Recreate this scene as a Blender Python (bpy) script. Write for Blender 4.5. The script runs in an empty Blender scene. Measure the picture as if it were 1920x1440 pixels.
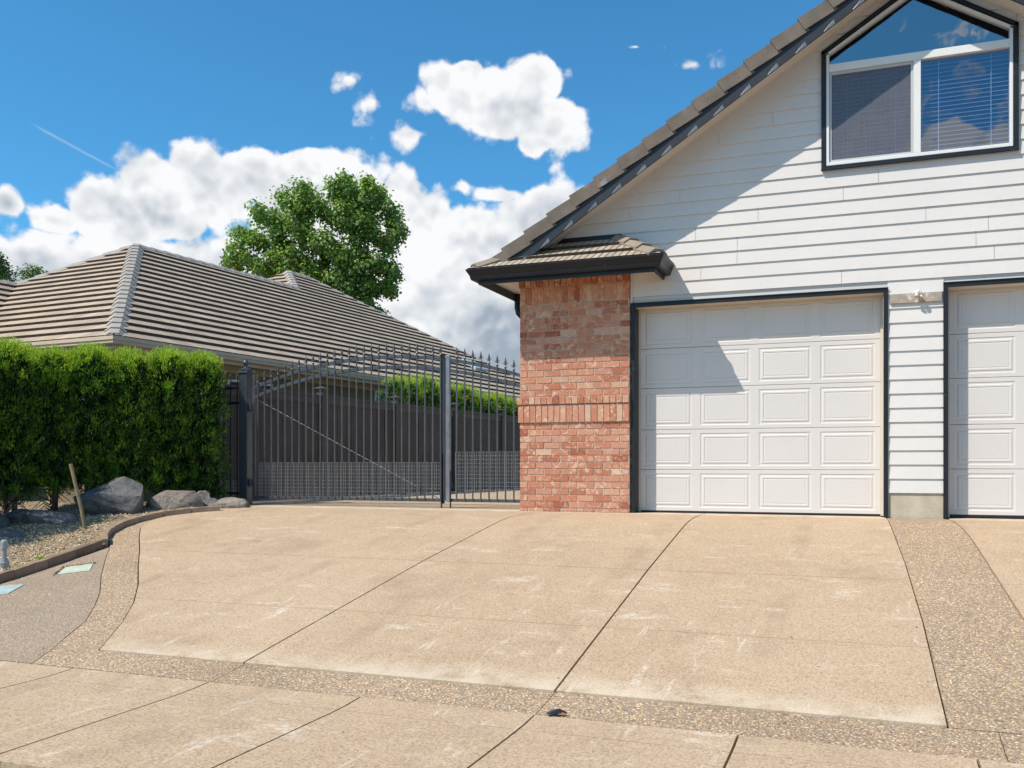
import bpy, math, random
import numpy as np
from mathutils import Vector, Matrix, noise as mnoise
random.seed(7)
RNG = np.random.default_rng(11)
R = math.radians
sc = bpy.context.scene
COL = sc.collection

# ------------------------------------------------------------------ camera
cam_d = bpy.data.cameras.new('camera')
cam = bpy.data.objects.new('camera', cam_d)
COL.objects.link(cam)
cam.location = (2.587, -11.115, 0.58)
cam.rotation_euler = (R(90), 0, R(20.79))
cam_d.sensor_width = 36
cam_d.sensor_fit = 'HORIZONTAL'
cam_d.lens = 36 * 1750 / 1920
cam_d.shift_y = 152 / 1920
cam_d.clip_start = 0.05
cam_d.clip_end = 3000
sc.camera = cam

# ------------------------------------------------------------------ sun, sky, exposure
SUN_TO = Vector((-0.93, -1.0, 1.78)).normalized()       # direction towards the sun
sun_d = bpy.data.lights.new('sun', 'SUN')
sun_d.energy = 5.0
sun_d.angle = R(0.5)
sun_d.color = (1.0, 0.925, 0.82)
sun = bpy.data.objects.new('sun', sun_d)
COL.objects.link(sun)
sun.rotation_euler = SUN_TO.to_track_quat('Z', 'Y').to_euler()
sc.view_settings.view_transform = 'Standard'
sc.view_settings.look = 'None'
sc.view_settings.gamma = 1
sc.view_settings.exposure = 0.05

world = bpy.data.worlds.new('World')
sc.world = world
world.use_nodes = True
wt = world.node_tree
wt.nodes.clear()


class NT:
    """small helper to write node graphs"""
    def __init__(s, tree):
        s.t = tree

    def n(s, kind, **kw):
        nd = s.t.nodes.new(kind)
        for k, v in kw.items():
            if k == 'ins':
                for a, b in v.items():
                    s.set(nd, a, b)
            else:
                setattr(nd, k, v)
        return nd

    def set(s, nd, a, b):
        if isinstance(b, bpy.types.NodeSocket):
            s.t.links.new(b, nd.inputs[a])
        else:
            nd.inputs[a].default_value = b

    def m(s, op, a, b=0.0, c=0.0, clamp=False):
        nd = s.n('ShaderNodeMath', operation=op, use_clamp=clamp)
        for i, v in enumerate((a, b, c)):
            if i < len(nd.inputs):
                s.set(nd, i, v)
        return nd.outputs[0]

    def vm(s, op, a, b=(0, 0, 0), out=0):
        nd = s.n('ShaderNodeVectorMath', operation=op)
        s.set(nd, 0, a)
        s.set(nd, 1, b)
        return nd.outputs[out]

    def smooth(s, v, lo, hi, a=0.0, b=1.0):
        nd = s.n('ShaderNodeMapRange', interpolation_type='SMOOTHSTEP')
        s.set(nd, 0, v)
        for i, q in enumerate((lo, hi, a, b)):
            s.set(nd, i + 1, q)
        return nd.outputs[0]

    def noise(s, vec, scale, detail=4, rough=0.55, lac=2.0, dist=0.0):
        nd = s.n('ShaderNodeTexNoise')
        s.set(nd, 'Vector', vec)
        s.set(nd, 'Scale', scale)
        s.set(nd, 'Detail', detail)
        s.set(nd, 'Roughness', rough)
        s.set(nd, 'Lacunarity', lac)
        s.set(nd, 'Distortion', dist)
        return nd.outputs[0]

    def mix(s, f, a, b, blend='MIX'):
        nd = s.n('ShaderNodeMix', data_type='RGBA', blend_type=blend)
        s.set(nd, 0, f)
        s.set(nd, 6, a)
        s.set(nd, 7, b)
        return nd.outputs[2]

    def ramp(s, v, stops, interp='LINEAR'):
        nd = s.n('ShaderNodeValToRGB')
        nd.color_ramp.interpolation = interp
        el = nd.color_ramp.elements
        while len(el) < len(stops):
            el.new(0.5)
        for e, (p, c) in zip(el, stops):
            e.position = p
            e.color = (*c, 1)
        s.set(nd, 0, v)
        return nd.outputs[0]


def lin(r, g, b):
    return tuple(((c / 255) / 12.92 if c <= 10 else ((c / 255 + .055) / 1.055) ** 2.4) for c in (r, g, b))


W = NT(wt)
sky = W.n('ShaderNodeTexSky', sky_type='NISHITA', sun_disc=False)
sky.sun_elevation = math.asin(SUN_TO.z)
sky.sun_rotation = math.atan2(SUN_TO.x, SUN_TO.y)
sky.air_density = 1.0
sky.dust_density = 0.3
sky.ozone_density = 3.0
geo = W.n('ShaderNodeTexCoord')
D = geo.outputs['Generated']
sep = W.n('ShaderNodeSeparateXYZ', ins={0: D})
dx, dy, dz = sep.outputs
az = W.m('MULTIPLY', W.m('ARCTAN2', dx, dy), 57.29578)
el = W.m('MULTIPLY', W.m('ARCSINE', dz), 57.29578)
# domain warp, in degrees, so that every cloud edge billows
wn = W.n('ShaderNodeTexNoise', ins={'Vector': D, 'Scale': 9.0, 'Detail': 3.0, 'Roughness': 0.5})
warp = W.vm('MULTIPLY', W.vm('SUBTRACT', wn.outputs['Color'], (0.5, 0.5, 0.5)), (3.0, 2.2, 0))
azel = W.vm('ADD', W.n('ShaderNodeCombineXYZ', ins={0: az, 1: el, 2: 0.0}).outputs[0], warp)
# clouds of this afternoon: azimuth, elevation, half width, half height (degrees), weight
CLOUDS = [(-23.80,21.97,2.45,1.63,1.00),(-21.77,21.43,3.27,2.13,1.00),(-19.48,22.41,1.57,1.45,1.00),(-18.83,20.28,2.16,1.73,1.00),(-19.48,19.21,1.24,0.88,0.90),(-23.41,22.96,1.31,0.83,1.00),(-26.18,21.21,1.9,1.0,0.36),(-27.31,19.30,2.1,0.85,0.36),(-29.56,20.64,1.3,1.2,0.24),(-31.15,21.67,0.8,0.6,0.24),
(-44.13,13.77,2.07,1.99,1.00),(-41.74,15.00,2.71,2.42,1.00),(-38.83,15.98,2.81,2.16,1.00),(-36.13,16.77,2.28,1.51,1.00),(-32.73,17.00,2.66,1.61,1.00),(-31.78,14.53,4.73,3.31,1.00),(-27.79,15.89,1.35,1.56,0.90),(-27.31,13.47,3.88,2.77,1.00),(-23.41,13.54,3.92,2.16,0.80),(-18.50,14.62,3.60,2.30,0.95),(-21.44,16.16,2.29,0.60,0.45),(-24.06,16.58,0.98,0.75,0.40),
(-46.70,13.36,1.85,0.89,0.60),(-49.16,13.76,1.14,0.71,0.60),(-48.01,11.0,3.11,1.3,0.75),(-41.45,8.9,14.33,4.3,1.20),(-24.39,7.54,19.57,5.46,1.30),(-3.64,8.45,17.94,7.65,1.00),(-9.80,22.73,1.89,0.71,0.34),(-13.30,23.95,1.29,0.38,0.34),(-42.45,15.64,0.85,0.34,0.20)]
dens = None
for a_, e_, ra, re, w_ in CLOUDS:
    d_ = W.vm('MULTIPLY', W.vm('SUBTRACT', azel, (a_, e_, 0)), (1 / (ra * 1.12), 1 / (re * 1.12), 0))
    l_ = W.vm('LENGTH', d_, out=1)
    v_ = W.m('MULTIPLY', W.m('SUBTRACT', 1.0, l_), w_ * 0.9 + 0.1)
    if w_ < 0.7:
        v_ = W.m('SUBTRACT', v_, (0.7 - w_) * 0.35)
    dens = v_ if dens is None else W.m('MAXIMUM', dens, v_)
dens = W.m('MAXIMUM', dens, -1.5)
# scattered cumulus over the rest of the sky
rest = W.m('SUBTRACT', W.noise(D, 3.2, 4, 0.5), 0.555)
rest = W.m('MULTIPLY', rest, 5.0)
front = W.smooth(dy, -0.2, 0.05)
dens = W.m('MAXIMUM', dens, W.m('SUBTRACT', rest, W.m('MULTIPLY', front, 9.0)))
fb = W.noise(D, 20.0, 8, 0.62)


def puff(vec, sc_, det=1.0):
    """rounded cauliflower lobes: high in the middle of each cell"""
    wv_ = W.n('ShaderNodeTexNoise', ins={'Vector': vec, 'Scale': sc_ * 1.3, 'Detail': 2.0})
    v2 = W.vm('ADD', vec, W.vm('MULTIPLY', W.vm('SUBTRACT', wv_.outputs['Color'], (.5, .5, .5)), (.55 / sc_,) * 3))
    nd = W.n('ShaderNodeTexVoronoi', feature='F1', ins={'Vector': v2, 'Scale': sc_, 'Detail': det, 'Roughness': 0.5, 'Lacunarity': 2.3})
    return W.m('SUBTRACT', 0.55, nd.outputs['Distance'])


pf = puff(D, 30.0)
pf_up = puff(W.vm('ADD', D, (-0.003, 0.0, 0.010)), 30.0)
edge_ = W.m('ADD', W.m('MULTIPLY', pf, 0.60), W.m('MULTIPLY', W.m('SUBTRACT', fb, 0.5), 1.45))
d2 = W.m('ADD', W.m('ADD', W.m('MULTIPLY', dens, W.m('ADD', 1.0, W.m('MULTIPLY', W.smooth(dens, 0.03, 0.30), 1.1))), 0.14), edge_)
alpha = W.smooth(d2, -0.03, 0.36)
# self shading of the clouds: density difference towards the sun, and grey bases in the thick parts
off = W.vm('ADD', D, (-0.004, 0.0, 0.022))
ga = W.noise(D, 11.0, 3, 0.55)
gb = W.noise(off, 11.0, 3, 0.55)
relief = W.m('ADD', W.m('MULTIPLY', W.m('SUBTRACT', ga, gb), 2.0), W.m('MULTIPLY', W.m('SUBTRACT', pf, pf_up), 0.55))
base = W.smooth(W.noise(D, 5.0, 4, 0.5), 0.36, 0.58)
thick = W.smooth(d2, 0.4, 1.5)
low = W.smooth(el, 17.0, 8.0)
shade = W.m('MULTIPLY', W.m('MULTIPLY', base, thick), W.m('ADD', 0.35, W.m('MULTIPLY', low, 0.65)))
shade = W.m('ADD', W.m('SUBTRACT', W.m('MULTIPLY', shade, 1.1), relief), 0.03, clamp=True)
cloud_col = W.mix(shade, (0.94, 0.945, 0.955, 1), (0.36, 0.42, 0.50, 1))
cv = W.vm('SUBTRACT', W.n('ShaderNodeCombineXYZ', ins={0: az, 1: el, 2: 0.0}).outputs[0], (-48.0, 18.0, 0))
ct = W.vm('DOT_PRODUCT', cv, (0.924, -0.383, 0), 1)
cd_ = W.m('ABSOLUTE', W.m('ADD', W.vm('DOT_PRODUCT', cv, (0.383, 0.924, 0), 1), W.m('MULTIPLY', W.m('SUBTRACT', fb, 0.5), 0.25)))
trail = W.m('MULTIPLY', W.m('MULTIPLY', W.smooth(cd_, 0.11, 0.0), W.smooth(ct, -0.3, 1.0)), W.smooth(ct, 5.4, 3.5))
alpha = W.m('MAXIMUM', alpha, W.m('MULTIPLY', trail, 0.22))
skyc = W.mix(1.0, sky.outputs[0], (0.053, 0.132, 0.160, 1), 'MULTIPLY')
hz = W.smooth(el, 30.0, 2.0)
final = W.mix(W.m('MULTIPLY', alpha, 0.985), skyc, cloud_col)
bg = W.n('ShaderNodeBackground', ins={'Color': final, 'Strength': 1.0})
wo = W.n('ShaderNodeOutputWorld', ins={'Surface': bg.outputs[0]})


# ------------------------------------------------------------------ object helpers
def tag(o, label=None, cat=None, group=None, kind=None):
    if label: o['label'] = label
    if cat: o['category'] = cat
    if group: o['group'] = group
    if kind: o['kind'] = kind
    return o


def empty(name, loc=(0, 0, 0), rz=0.0, **kw):
    o = bpy.data.objects.new(name, None)
    o.empty_display_size = 0.2
    COL.objects.link(o)
    o.location = loc
    o.rotation_euler = (0, 0, rz)
    return tag(o, **kw)


def copy_tree(o, parent=None):
    c = o.copy()
    COL.objects.link(c)
    c.parent = parent
    for ch in list(o.children):
        copy_tree(ch, c)
    return c


class MB:
    """collects faces; build() links them as one mesh object"""
    def __init__(s):
        s.v = []; s.f = []; s.c = []; s.uv = {}; s.mi = {}

    def add(s, vs, fs, col=None, uvs=None, mi=0):
        b = len(s.v)
        s.v += [tuple(p) for p in vs]
        for i, f in enumerate(fs):
            s.f.append(tuple(b + k for k in f))
            s.c.append(col)
            if uvs is not None:
                s.uv[len(s.f) - 1] = uvs[i]
            if mi: s.mi[len(s.f) - 1] = mi
        return s

    def box(s, x0, x1, y0, y1, z0, z1, col=None):
        vs = [(x0, y0, z0), (x1, y0, z0), (x1, y1, z0), (x0, y1, z0), (x0, y0, z1), (x1, y0, z1), (x1, y1, z1), (x0, y1, z1)]
        return s.add(vs, [(0, 3, 2, 1), (4, 5, 6, 7), (0, 1, 5, 4), (1, 2, 6, 5), (2, 3, 7, 6), (3, 0, 4, 7)], col)

    def obox(s, M, x0, x1, y0, y1, z0, z1, col=None):
        b = len(s.v)
        s.box(x0, x1, y0, y1, z0, z1, col)
        for i in range(b, len(s.v)):
            s.v[i] = tuple(M @ Vector(s.v[i]))
        return s

    def bar(s, p, q, w, h, up=(0, 0, 1), col=None):
        p = Vector(p); q = Vector(q)
        d = (q - p); L = d.length; d.normalize()
        r = d.cross(Vector(up))
        if r.length < 1e-4: r = d.cross(Vector((0, 1, 0)))
        r.normalize(); u = r.cross(d)
        M = Matrix(((r.x, d.x, u.x, p.x), (r.y, d.y, u.y, p.y), (r.z, d.z, u.z, p.z), (0, 0, 0, 1)))
        return s.obox(M, -w / 2, w / 2, 0, L, -h / 2, h / 2, col)

    def tube(s, pts, rad, n=8, col=None, caps=True):
        pts = [Vector(p) for p in pts]
        rs = rad if isinstance(rad, (list, tuple)) else [rad] * len(pts)
        vs = []; fs = []
        prev = None
        for i, p in enumerate(pts):
            d = (pts[min(i + 1, len(pts) - 1)] - pts[max(i - 1, 0)]).normalized()
            if prev is None:
                r = d.orthogonal().normalized()
            else:
                r = (prev - d * prev.dot(d)).normalized()
            prev = r
            u = d.cross(r)
            for k in range(n):
                a = 2 * math.pi * k / n
                vs.append(p + (r * math.cos(a) + u * math.sin(a)) * rs[i])
        for i in range(len(pts) - 1):
            for k in range(n):
                a = i * n + k; b = i * n + (k + 1) % n
                fs.append((a, b, b + n, a + n))
        if caps:
            fs.append(tuple(range(n - 1, -1, -1)))
            fs.append(tuple((len(pts) - 1) * n + k for k in range(n)))
        return s.add(vs, fs, col)

    def lathe(s, prof, c=(0, 0, 0), n=16, col=None, sq=False):
        """prof: list of (z, r)"""
        vs = []; fs = []
        for z, r in prof:
            for k in range(n):
                a = 2 * math.pi * (k + (0.5 if sq else 0)) / n
                vs.append((c[0] + r * math.cos(a), c[1] + r * math.sin(a), c[2] + z))
        for i in range(len(prof) - 1):
            for k in range(n):
                a = i * n + k; b = i * n + (k + 1) % n
                fs.append((a, b, b + n, a + n))
        fs.append(tuple(range(n - 1, -1, -1)))
        fs.append(tuple((len(prof) - 1) * n + k for k in range(n)))
        return s.add(vs, fs, col)

    def build(s, name, mat, parent=None, smooth=False, bevel=0, loc=None):
        me = bpy.data.meshes.new(name)
        me.from_pydata(s.v, [], s.f)
        if any(c is not None for c in s.c):
            ca = me.color_attributes.new('tint', 'FLOAT_COLOR', 'CORNER')
            arr = []
            for f, c in zip(s.f, s.c):
                c = c if c is not None else (0.5, 0.5, 0.5)
                arr += [*c, 1.0] * len(f)
            ca.data.foreach_set('color', arr)
        if s.uv:
            ul = me.uv_layers.new(name='UVMap')
            arr = []
            for i, f in enumerate(s.f):
                u = s.uv.get(i)
                arr += [x for p in (u if u else [(0, 0)] * len(f)) for x in p]
            ul.data.foreach_set('uv', arr)
        for mm in (mat if isinstance(mat, (list, tuple)) else [mat]):
            if mm: me.materials.append(mm)
        if s.mi:
            me.polygons.foreach_set('material_index', [s.mi.get(i, 0) for i in range(len(s.f))])
        if smooth:
            me.polygons.foreach_set('use_smooth', [True] * len(me.polygons))
        me.update()
        o = bpy.data.objects.new(name, me)
        COL.objects.link(o)
        if parent is not None:
            o.parent = parent
        if loc is not None:
            o.location = loc
        if bevel:
            b = o.modifiers.new('bevel', 'BEVEL')
            b.width = bevel; b.segments = 2; b.limit_method = 'ANGLE'; b.angle_limit = R(40)
        return o


# ------------------------------------------------------------------ materials
def mat_new(name):
    m = bpy.data.materials.new(name)
    m.use_nodes = True
    t = m.node_tree
    t.nodes.clear()
    N = NT(t)
    out = N.n('ShaderNodeOutputMaterial')
    p = N.n('ShaderNodeBsdfPrincipled')
    t.links.new(p.outputs[0], out.inputs[0])
    tc = N.n('ShaderNodeTexCoord')
    return m, N, p, tc, out


def bump(N, h, strength, dist, p=None, normal=None):
    b = N.n('ShaderNodeBump', ins={'Height': h, 'Strength': strength, 'Distance': dist})
    if normal is not None: N.set(b, 'Normal', normal)
    if p is not None: N.set(p, 'Normal', b.outputs[0])
    return b.outputs[0]


def plain(name, col, rough=0.6, var=0.12, scale=3.0, metal=0.0, spec=0.5, bmp=0.0, bscale=60, grime=None, obj=True):
    m, N, p, tc, out = mat_new(name)
    v = tc.outputs['Object' if obj else 'Generated']
    n1 = N.noise(v, scale, 5, 0.6)
    n2 = N.noise(v, scale * 14, 3, 0.6)
    f = N.m('ADD', N.m('MULTIPLY', n1, 0.7), N.m('MULTIPLY', n2, 0.3))
    f = N.smooth(f, 0.3, 0.7)
    a = tuple(c * (1 - var) for c in col); b = tuple(min(1, c * (1 + var)) for c in col)
    c = N.mix(f, (*a, 1), (*b, 1))
    if grime:
        g = N.smooth(N.noise(v, grime[1], 6, 0.65), grime[2], grime[2] + 0.12)
        c = N.mix(g, c, (*grime[0], 1))
    N.set(p, 'Base Color', c)
    N.set(p, 'Roughness', N.m('ADD', rough - 0.08, N.m('MULTIPLY', n2, 0.16)))
    N.set(p, 'Metallic', metal)
    N.set(p, 'Specular IOR Level', spec)
    if bmp:
        bump(N, N.noise(v, bscale, 4, 0.6), 0.6, bmp, p)
    return m


def m_concrete(lines=(), name='driveway concrete'):
    """broom finished, sun bleached concrete with sand showing, pale scrapes and scored lines at given y"""
    m, N, p, tc, out = mat_new(name)
    v = tc.outputs['Object']
    big = N.noise(v, 0.55, 5, 0.6)
    mid = N.noise(v, 4.0, 5, 0.65)
    fine = N.noise(v, 62, 3, 0.75)
    spk = N.n('ShaderNodeTexVoronoi', ins={'Vector': v, 'Scale': 170.0})
    c = N.ramp(N.m('ADD', N.m('MULTIPLY', big, 0.55), N.m('MULTIPLY', mid, 0.45)),
               [(0.30, (0.335, 0.225, 0.132)), (0.47, (0.425, 0.293, 0.176)), (0.70, (0.505, 0.36, 0.230))])
    g = N.smooth(fine, 0.36, 0.66)
    c = N.mix(N.m('MULTIPLY', g, 0.55), c, (0.66, 0.53, 0.38, 1))
    dark = N.smooth(N.noise(v, 78, 2, 0.6), 0.53, 0.66)
    c = N.mix(N.m('MULTIPLY', dark, 0.62), c, (0.19, 0.13, 0.09, 1))
    sc_ = N.smooth(N.n('ShaderNodeSeparateColor', ins={0: spk.outputs['Color']}).outputs[0], 0.86, 0.95)
    c = N.mix(N.m('MULTIPLY', sc_, 0.3), c, (0.30, 0.20, 0.13, 1))
    # old darker stains
    ds_ = N.smooth(N.noise(v, 0.9, 6, 0.7), 0.54, 0.70)
    c = N.mix(N.m('MULTIPLY', ds_, 0.30), c, (0.24, 0.165, 0.105, 1))
    tr_ = N.m('ABSOLUTE', N.m('SUBTRACT', N.m('FRACT', N.m('DIVIDE', N.m('ADD', N.n('ShaderNodeSeparateXYZ', ins={0: v}).outputs[0], N.m('MULTIPLY', big, 0.25)), 1.42)), 0.5))
    c = N.mix(N.m('MULTIPLY', N.m('MULTIPLY', N.smooth(tr_, .09, .02), N.smooth(N.noise(v, 1.7, 5, .7), .40, .62)), .22), c, (0.22, 0.155, 0.10, 1))
    # pale scuffs and efflorescence
    st = N.n('ShaderNodeMapping', ins={'Vector': v, 'Scale': (0.9, 2.2, 1.0)})
    w1 = N.smooth(N.noise(st.outputs[0], 1.5, 8, 0.80), 0.56, 0.66)
    st2 = N.n('ShaderNodeMapping', ins={'Vector': v, 'Scale': (7.0, 1.2, 1.0), 'Location': (3, 9, 0)})
    w2 = N.smooth(N.noise(st2.outputs[0], 1.0, 7, 0.78), 0.57, 0.68)
    sepq = N.n('ShaderNodeSeparateXYZ', ins={0: v})
    w2 = N.m('MULTIPLY', w2, N.smooth(sepq.outputs[1], -3.2, -4.8, .35, 1.5), clamp=True)
    w = N.m('MULTIPLY', N.m('MULTIPLY', N.m('MAXIMUM', w1, w2), N.smooth(N.noise(v, 30, 3, .7), .36, .56)), 0.58)
    c = N.mix(w, c, (0.72, 0.63, 0.52, 1))
    sepp = N.n('ShaderNodeSeparateXYZ', ins={0: v})
    # worn pale edge along the wall and at the foot of the slab
    e1 = N.smooth(sepp.outputs[1], -0.35, -0.12)
    e2 = N.smooth(N.m('ADD', sepp.outputs[1], N.m('MULTIPLY', big, 0.5)), -5.35, -5.65)
    edge = N.m('MULTIPLY', N.m('MAXIMUM', N.m('MULTIPLY', e1, N.smooth(sepp.outputs[1], 0.28, 0.1)), N.m('MULTIPLY', e2, N.smooth(sepp.outputs[1], -6.0, -5.9))), 0.5)
    c = N.mix(N.m('MULTIPLY', edge, N.smooth(mid, 0.3, 0.6)), c, (0.70, 0.60, 0.46, 1))
    h = N.m('ADD', N.m('MULTIPLY', fine, 0.5), N.m('MULTIPLY', N.noise(v, 300, 2, 0.6), 0.5))
    wob = N.m('MULTIPLY', N.m('SUBTRACT', N.noise(v, 5, 3, 0.7), 0.5), 0.03)
    groove = None
    for ly, wd in lines:
        d = N.m('ABSOLUTE', N.m('ADD', N.m('SUBTRACT', sepp.outputs[1], ly), wob))
        k = N.m('MULTIPLY', N.smooth(d, wd, wd * 0.4), N.smooth(N.noise(v, 3.5, 4, 0.6), 0.30, 0.44))
        groove = k if groove is None else N.m('MAXIMUM', groove, k)
    if groove is not None:
        c = N.mix(N.m('MULTIPLY', groove, 0.62), c, (0.16, 0.10, 0.06, 1))
    N.set(p, 'Base Color', c)
    N.set(p, 'Roughness', 0.88)
    N.set(p, 'Specular IOR Level', 0.3)
    bump(N, h, 0.55, 0.004, p)
    return m


def m_pebble(name, cols, scale=70, mortar=(0.30, 0.23, 0.16), bd=0.006, rough=0.75):
    """exposed aggregate or loose gravel: a voronoi of rounded stones"""
    m, N, p, tc, out = mat_new(name)
    v = tc.outputs['Object']
    vo = N.n('ShaderNodeTexVoronoi', ins={'Vector': v, 'Scale': float(scale), 'Randomness': 1.0})
    vo2 = N.n('ShaderNodeTexVoronoi', ins={'Vector': v, 'Scale': float(scale) * 1.9})
    r = N.n('ShaderNodeSeparateColor', ins={0: vo.outputs['Color']}).outputs[0]
    r2 = N.n('ShaderNodeSeparateColor', ins={0: vo2.outputs['Color']}).outputs[1]
    stops = [(i / (len(cols)), c) for i, c in enumerate(cols)]
    c1 = N.ramp(r, stops, 'CONSTANT')
    c2 = N.ramp(r2, stops, 'CONSTANT')
    c = N.mix(N.smooth(N.noise(v, scale * 0.6, 1, 0.5), 0.5, 0.52), c1, c2)
    gap = N.smooth(vo.outputs['Distance'], 0.42, 0.62)
    c = N.mix(N.m('MULTIPLY', gap, 0.8), c, (*mortar, 1))
    big = N.noise(v, 0.8, 4, 0.6)
    c = N.mix(0.5, c, N.ramp(big, [(0.3, (0.62, 0.6, 0.58)), (0.7, (1.0, 1.0, 1.0))]), 'MULTIPLY')
    N.set(p, 'Base Color', c)
    N.set(p, 'Roughness', rough)
    N.set(p, 'Specular IOR Level', 0.35)
    h = N.m('SUBTRACT', 1.0, vo.outputs['Distance'])
    bump(N, h, 0.8, bd, p)
    return m


AGG = [(0.30, 0.235, 0.18), (0.46, 0.33, 0.21), (0.22, 0.17, 0.135), (0.56, 0.45, 0.32), (0.40, 0.26, 0.165), (0.30, 0.265, 0.235), (0.68, 0.58, 0.44), (0.145, 0.12, 0.105), (0.50, 0.34, 0.22), (0.36, 0.31, 0.27)]
M_SLAB = m_concrete([(-3.10, 0.008), (-4.72, 0.006)], 'driveway concrete')
M_WALK = m_concrete([(-6.55, 0.004)], 'sidewalk concrete')
M_BACK = m_concrete([(2.6, .008), (5.2, .008), (8.0, .008)], 'yard concrete')
M_AGG = m_pebble('exposed aggregate', [(min(1, 1.32 * c[0] - .01), 1.2 * c[1] - .01, 1.02 * c[2] - .01) for c in AGG], 72)
M_AGG2 = m_pebble('exposed aggregate grey', [(0.82 * c[0] + .085, .80 * c[1] + .065, .74 * c[2] + .048) for c in AGG], 80)
M_GRAVEL = m_pebble('loose gravel', [(0.54, 0.39, 0.21), (0.43, 0.30, 0.155), (0.64, 0.48, 0.28), (0.30, 0.20, 0.11), (0.51, 0.35, 0.18), (0.68, 0.56, 0.38), (0.20, 0.145, 0.10)], 42, (0.13, 0.095, 0.06), 0.02)
M_SOIL = plain('soil', (0.13, 0.095, 0.065), 0.95, 0.4, 2.0, bmp=0.02, bscale=25)
M_JOINT = plain('joint filler', (0.055, 0.035, 0.022), 0.95, 0.3)
M_SIDING = plain('painted siding', (0.675, 0.64, 0.605), 0.62, 0.035, 1.2, bmp=0.0008, bscale=40, spec=0.3)
M_WHITE = plain('white paint', (0.66, 0.62, 0.57), 0.5, 0.03, 2.0, spec=0.3)
M_CREAM = plain('cream trim', (0.60, 0.53, 0.44), 0.6, 0.08, 3.0)
M_VINYL = plain('white vinyl', (0.76, 0.75, 0.72), 0.35, 0.03, 3.0)
M_SOFFIT = plain('soffit board', (0.66, 0.60, 0.54), 0.7, 0.05, 2.0)
M_BLACK = plain('black painted metal', (0.014, 0.015, 0.019), 0.4, 0.2, 3.0, spec=0.35, grime=((0.05, 0.055, 0.065), 9, 0.62))
M_FASCIA = plain('black fascia', (0.014, 0.016, 0.022), 0.45, 0.25, 2.5)
M_IRON = plain('weathered black iron', (0.056, 0.058, 0.066), 0.42, 0.25, 6.0, spec=0.6, grime=((0.16, 0.15, 0.145), 22, 0.63))
M_GALV = plain('galvanised steel', (0.19, 0.205, 0.23), 0.42, 0.3, 5.0, metal=0.35, grime=((0.10, 0.07, 0.05), 17, 0.64))
M_WIRE = plain('galvanised wire', (0.50, 0.50, 0.50), 0.45, 0.1, 5.0, metal=0.3)
M_CABLE = plain('steel cable', (0.62, 0.62, 0.62), 0.4, 0.1, 5.0, metal=0.3)
M_FENCE = plain('dark stained fence board', (0.062, 0.052, 0.048), 0.75, 0.28, 1.5, grime=((0.035, 0.03, 0.028), 6, 0.62), bmp=0.002, bscale=30)
M_FENCE2 = plain('dark stained rail', (0.072, 0.066, 0.064), 0.7, 0.2, 1.5)
M_STUCCO = plain('olive stucco', (0.235, 0.18, 0.105), 0.85, 0.07, 2.0, bmp=0.002, bscale=90)
M_TAN = plain('tan gutter', (0.64, 0.52, 0.38), 0.5, 0.05, 2.0, spec=0.2)
M_FOUND = plain('foundation concrete', (0.50, 0.43, 0.32), 0.85, 0.15, 6.0, grime=((0.20, 0.16, 0.11), 9, 0.62), bmp=0.004, bscale=40)
M_WOODOLD = plain('weathered board', (0.36, 0.30, 0.24), 0.85, 0.25, 14.0, grime=((0.62, 0.58, 0.53), 12, 0.56), bmp=0.002, bscale=70)
M_STAKE = plain('stake wood', (0.27, 0.20, 0.11), 0.8, 0.22, 9.0, bmp=0.002, bscale=60)
M_BARK = plain('bark', (0.15, 0.10, 0.068), 0.9, 0.35, 14.0, bmp=0.006, bscale=40)
M_TWIG = plain('dry twigs', (0.17, 0.135, 0.105), 0.9, 0.3, 14.0)
M_EDGE = plain('edging concrete', (0.30, 0.215, 0.15), 0.85, 0.22, 5.0, bmp=0.004, bscale=45)
M_PVC = plain('grey pvc', (0.30, 0.33, 0.35), 0.4, 0.08, 5.0)
M_COVER = plain('pale green lid', (0.50, 0.545, 0.43), 0.6, 0.15, 14.0, grime=((0.25, 0.27, 0.2), 30, 0.62))
M_COVERB = plain('pale blue lid', (0.37, 0.47, 0.46), 0.6, 0.15, 14.0, grime=((0.42, 0.38, 0.30), 20, 0.63))
M_RUBBER = plain('black rubber', (0.012, 0.014, 0.02), 0.55, 0.3, 20)
M_ORANGE = plain('orange rubber', (0.75, 0.16, 0.05), 0.5, 0.1, 20)
M_CERAMIC = plain('white ceramic', (0.72, 0.68, 0.60), 0.25, 0.06, 10)
M_CHROME = plain('chrome', (0.75, 0.75, 0.76), 0.15, 0.05, 10, metal=1.0)
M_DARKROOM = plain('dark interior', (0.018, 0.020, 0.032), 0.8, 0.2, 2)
M_BLIND = plain('lit slat lip', (0.42, 0.42, 0.46), 0.5, 0.04, 2)
M_BLINDCORD = plain('blind cord', (0.85, 0.85, 0.85), 0.6, 0.04, 2)
M_LAMP = plain('recessed lamp ring', (0.75, 0.66, 0.45), 0.5, 0.04, 2)


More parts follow.
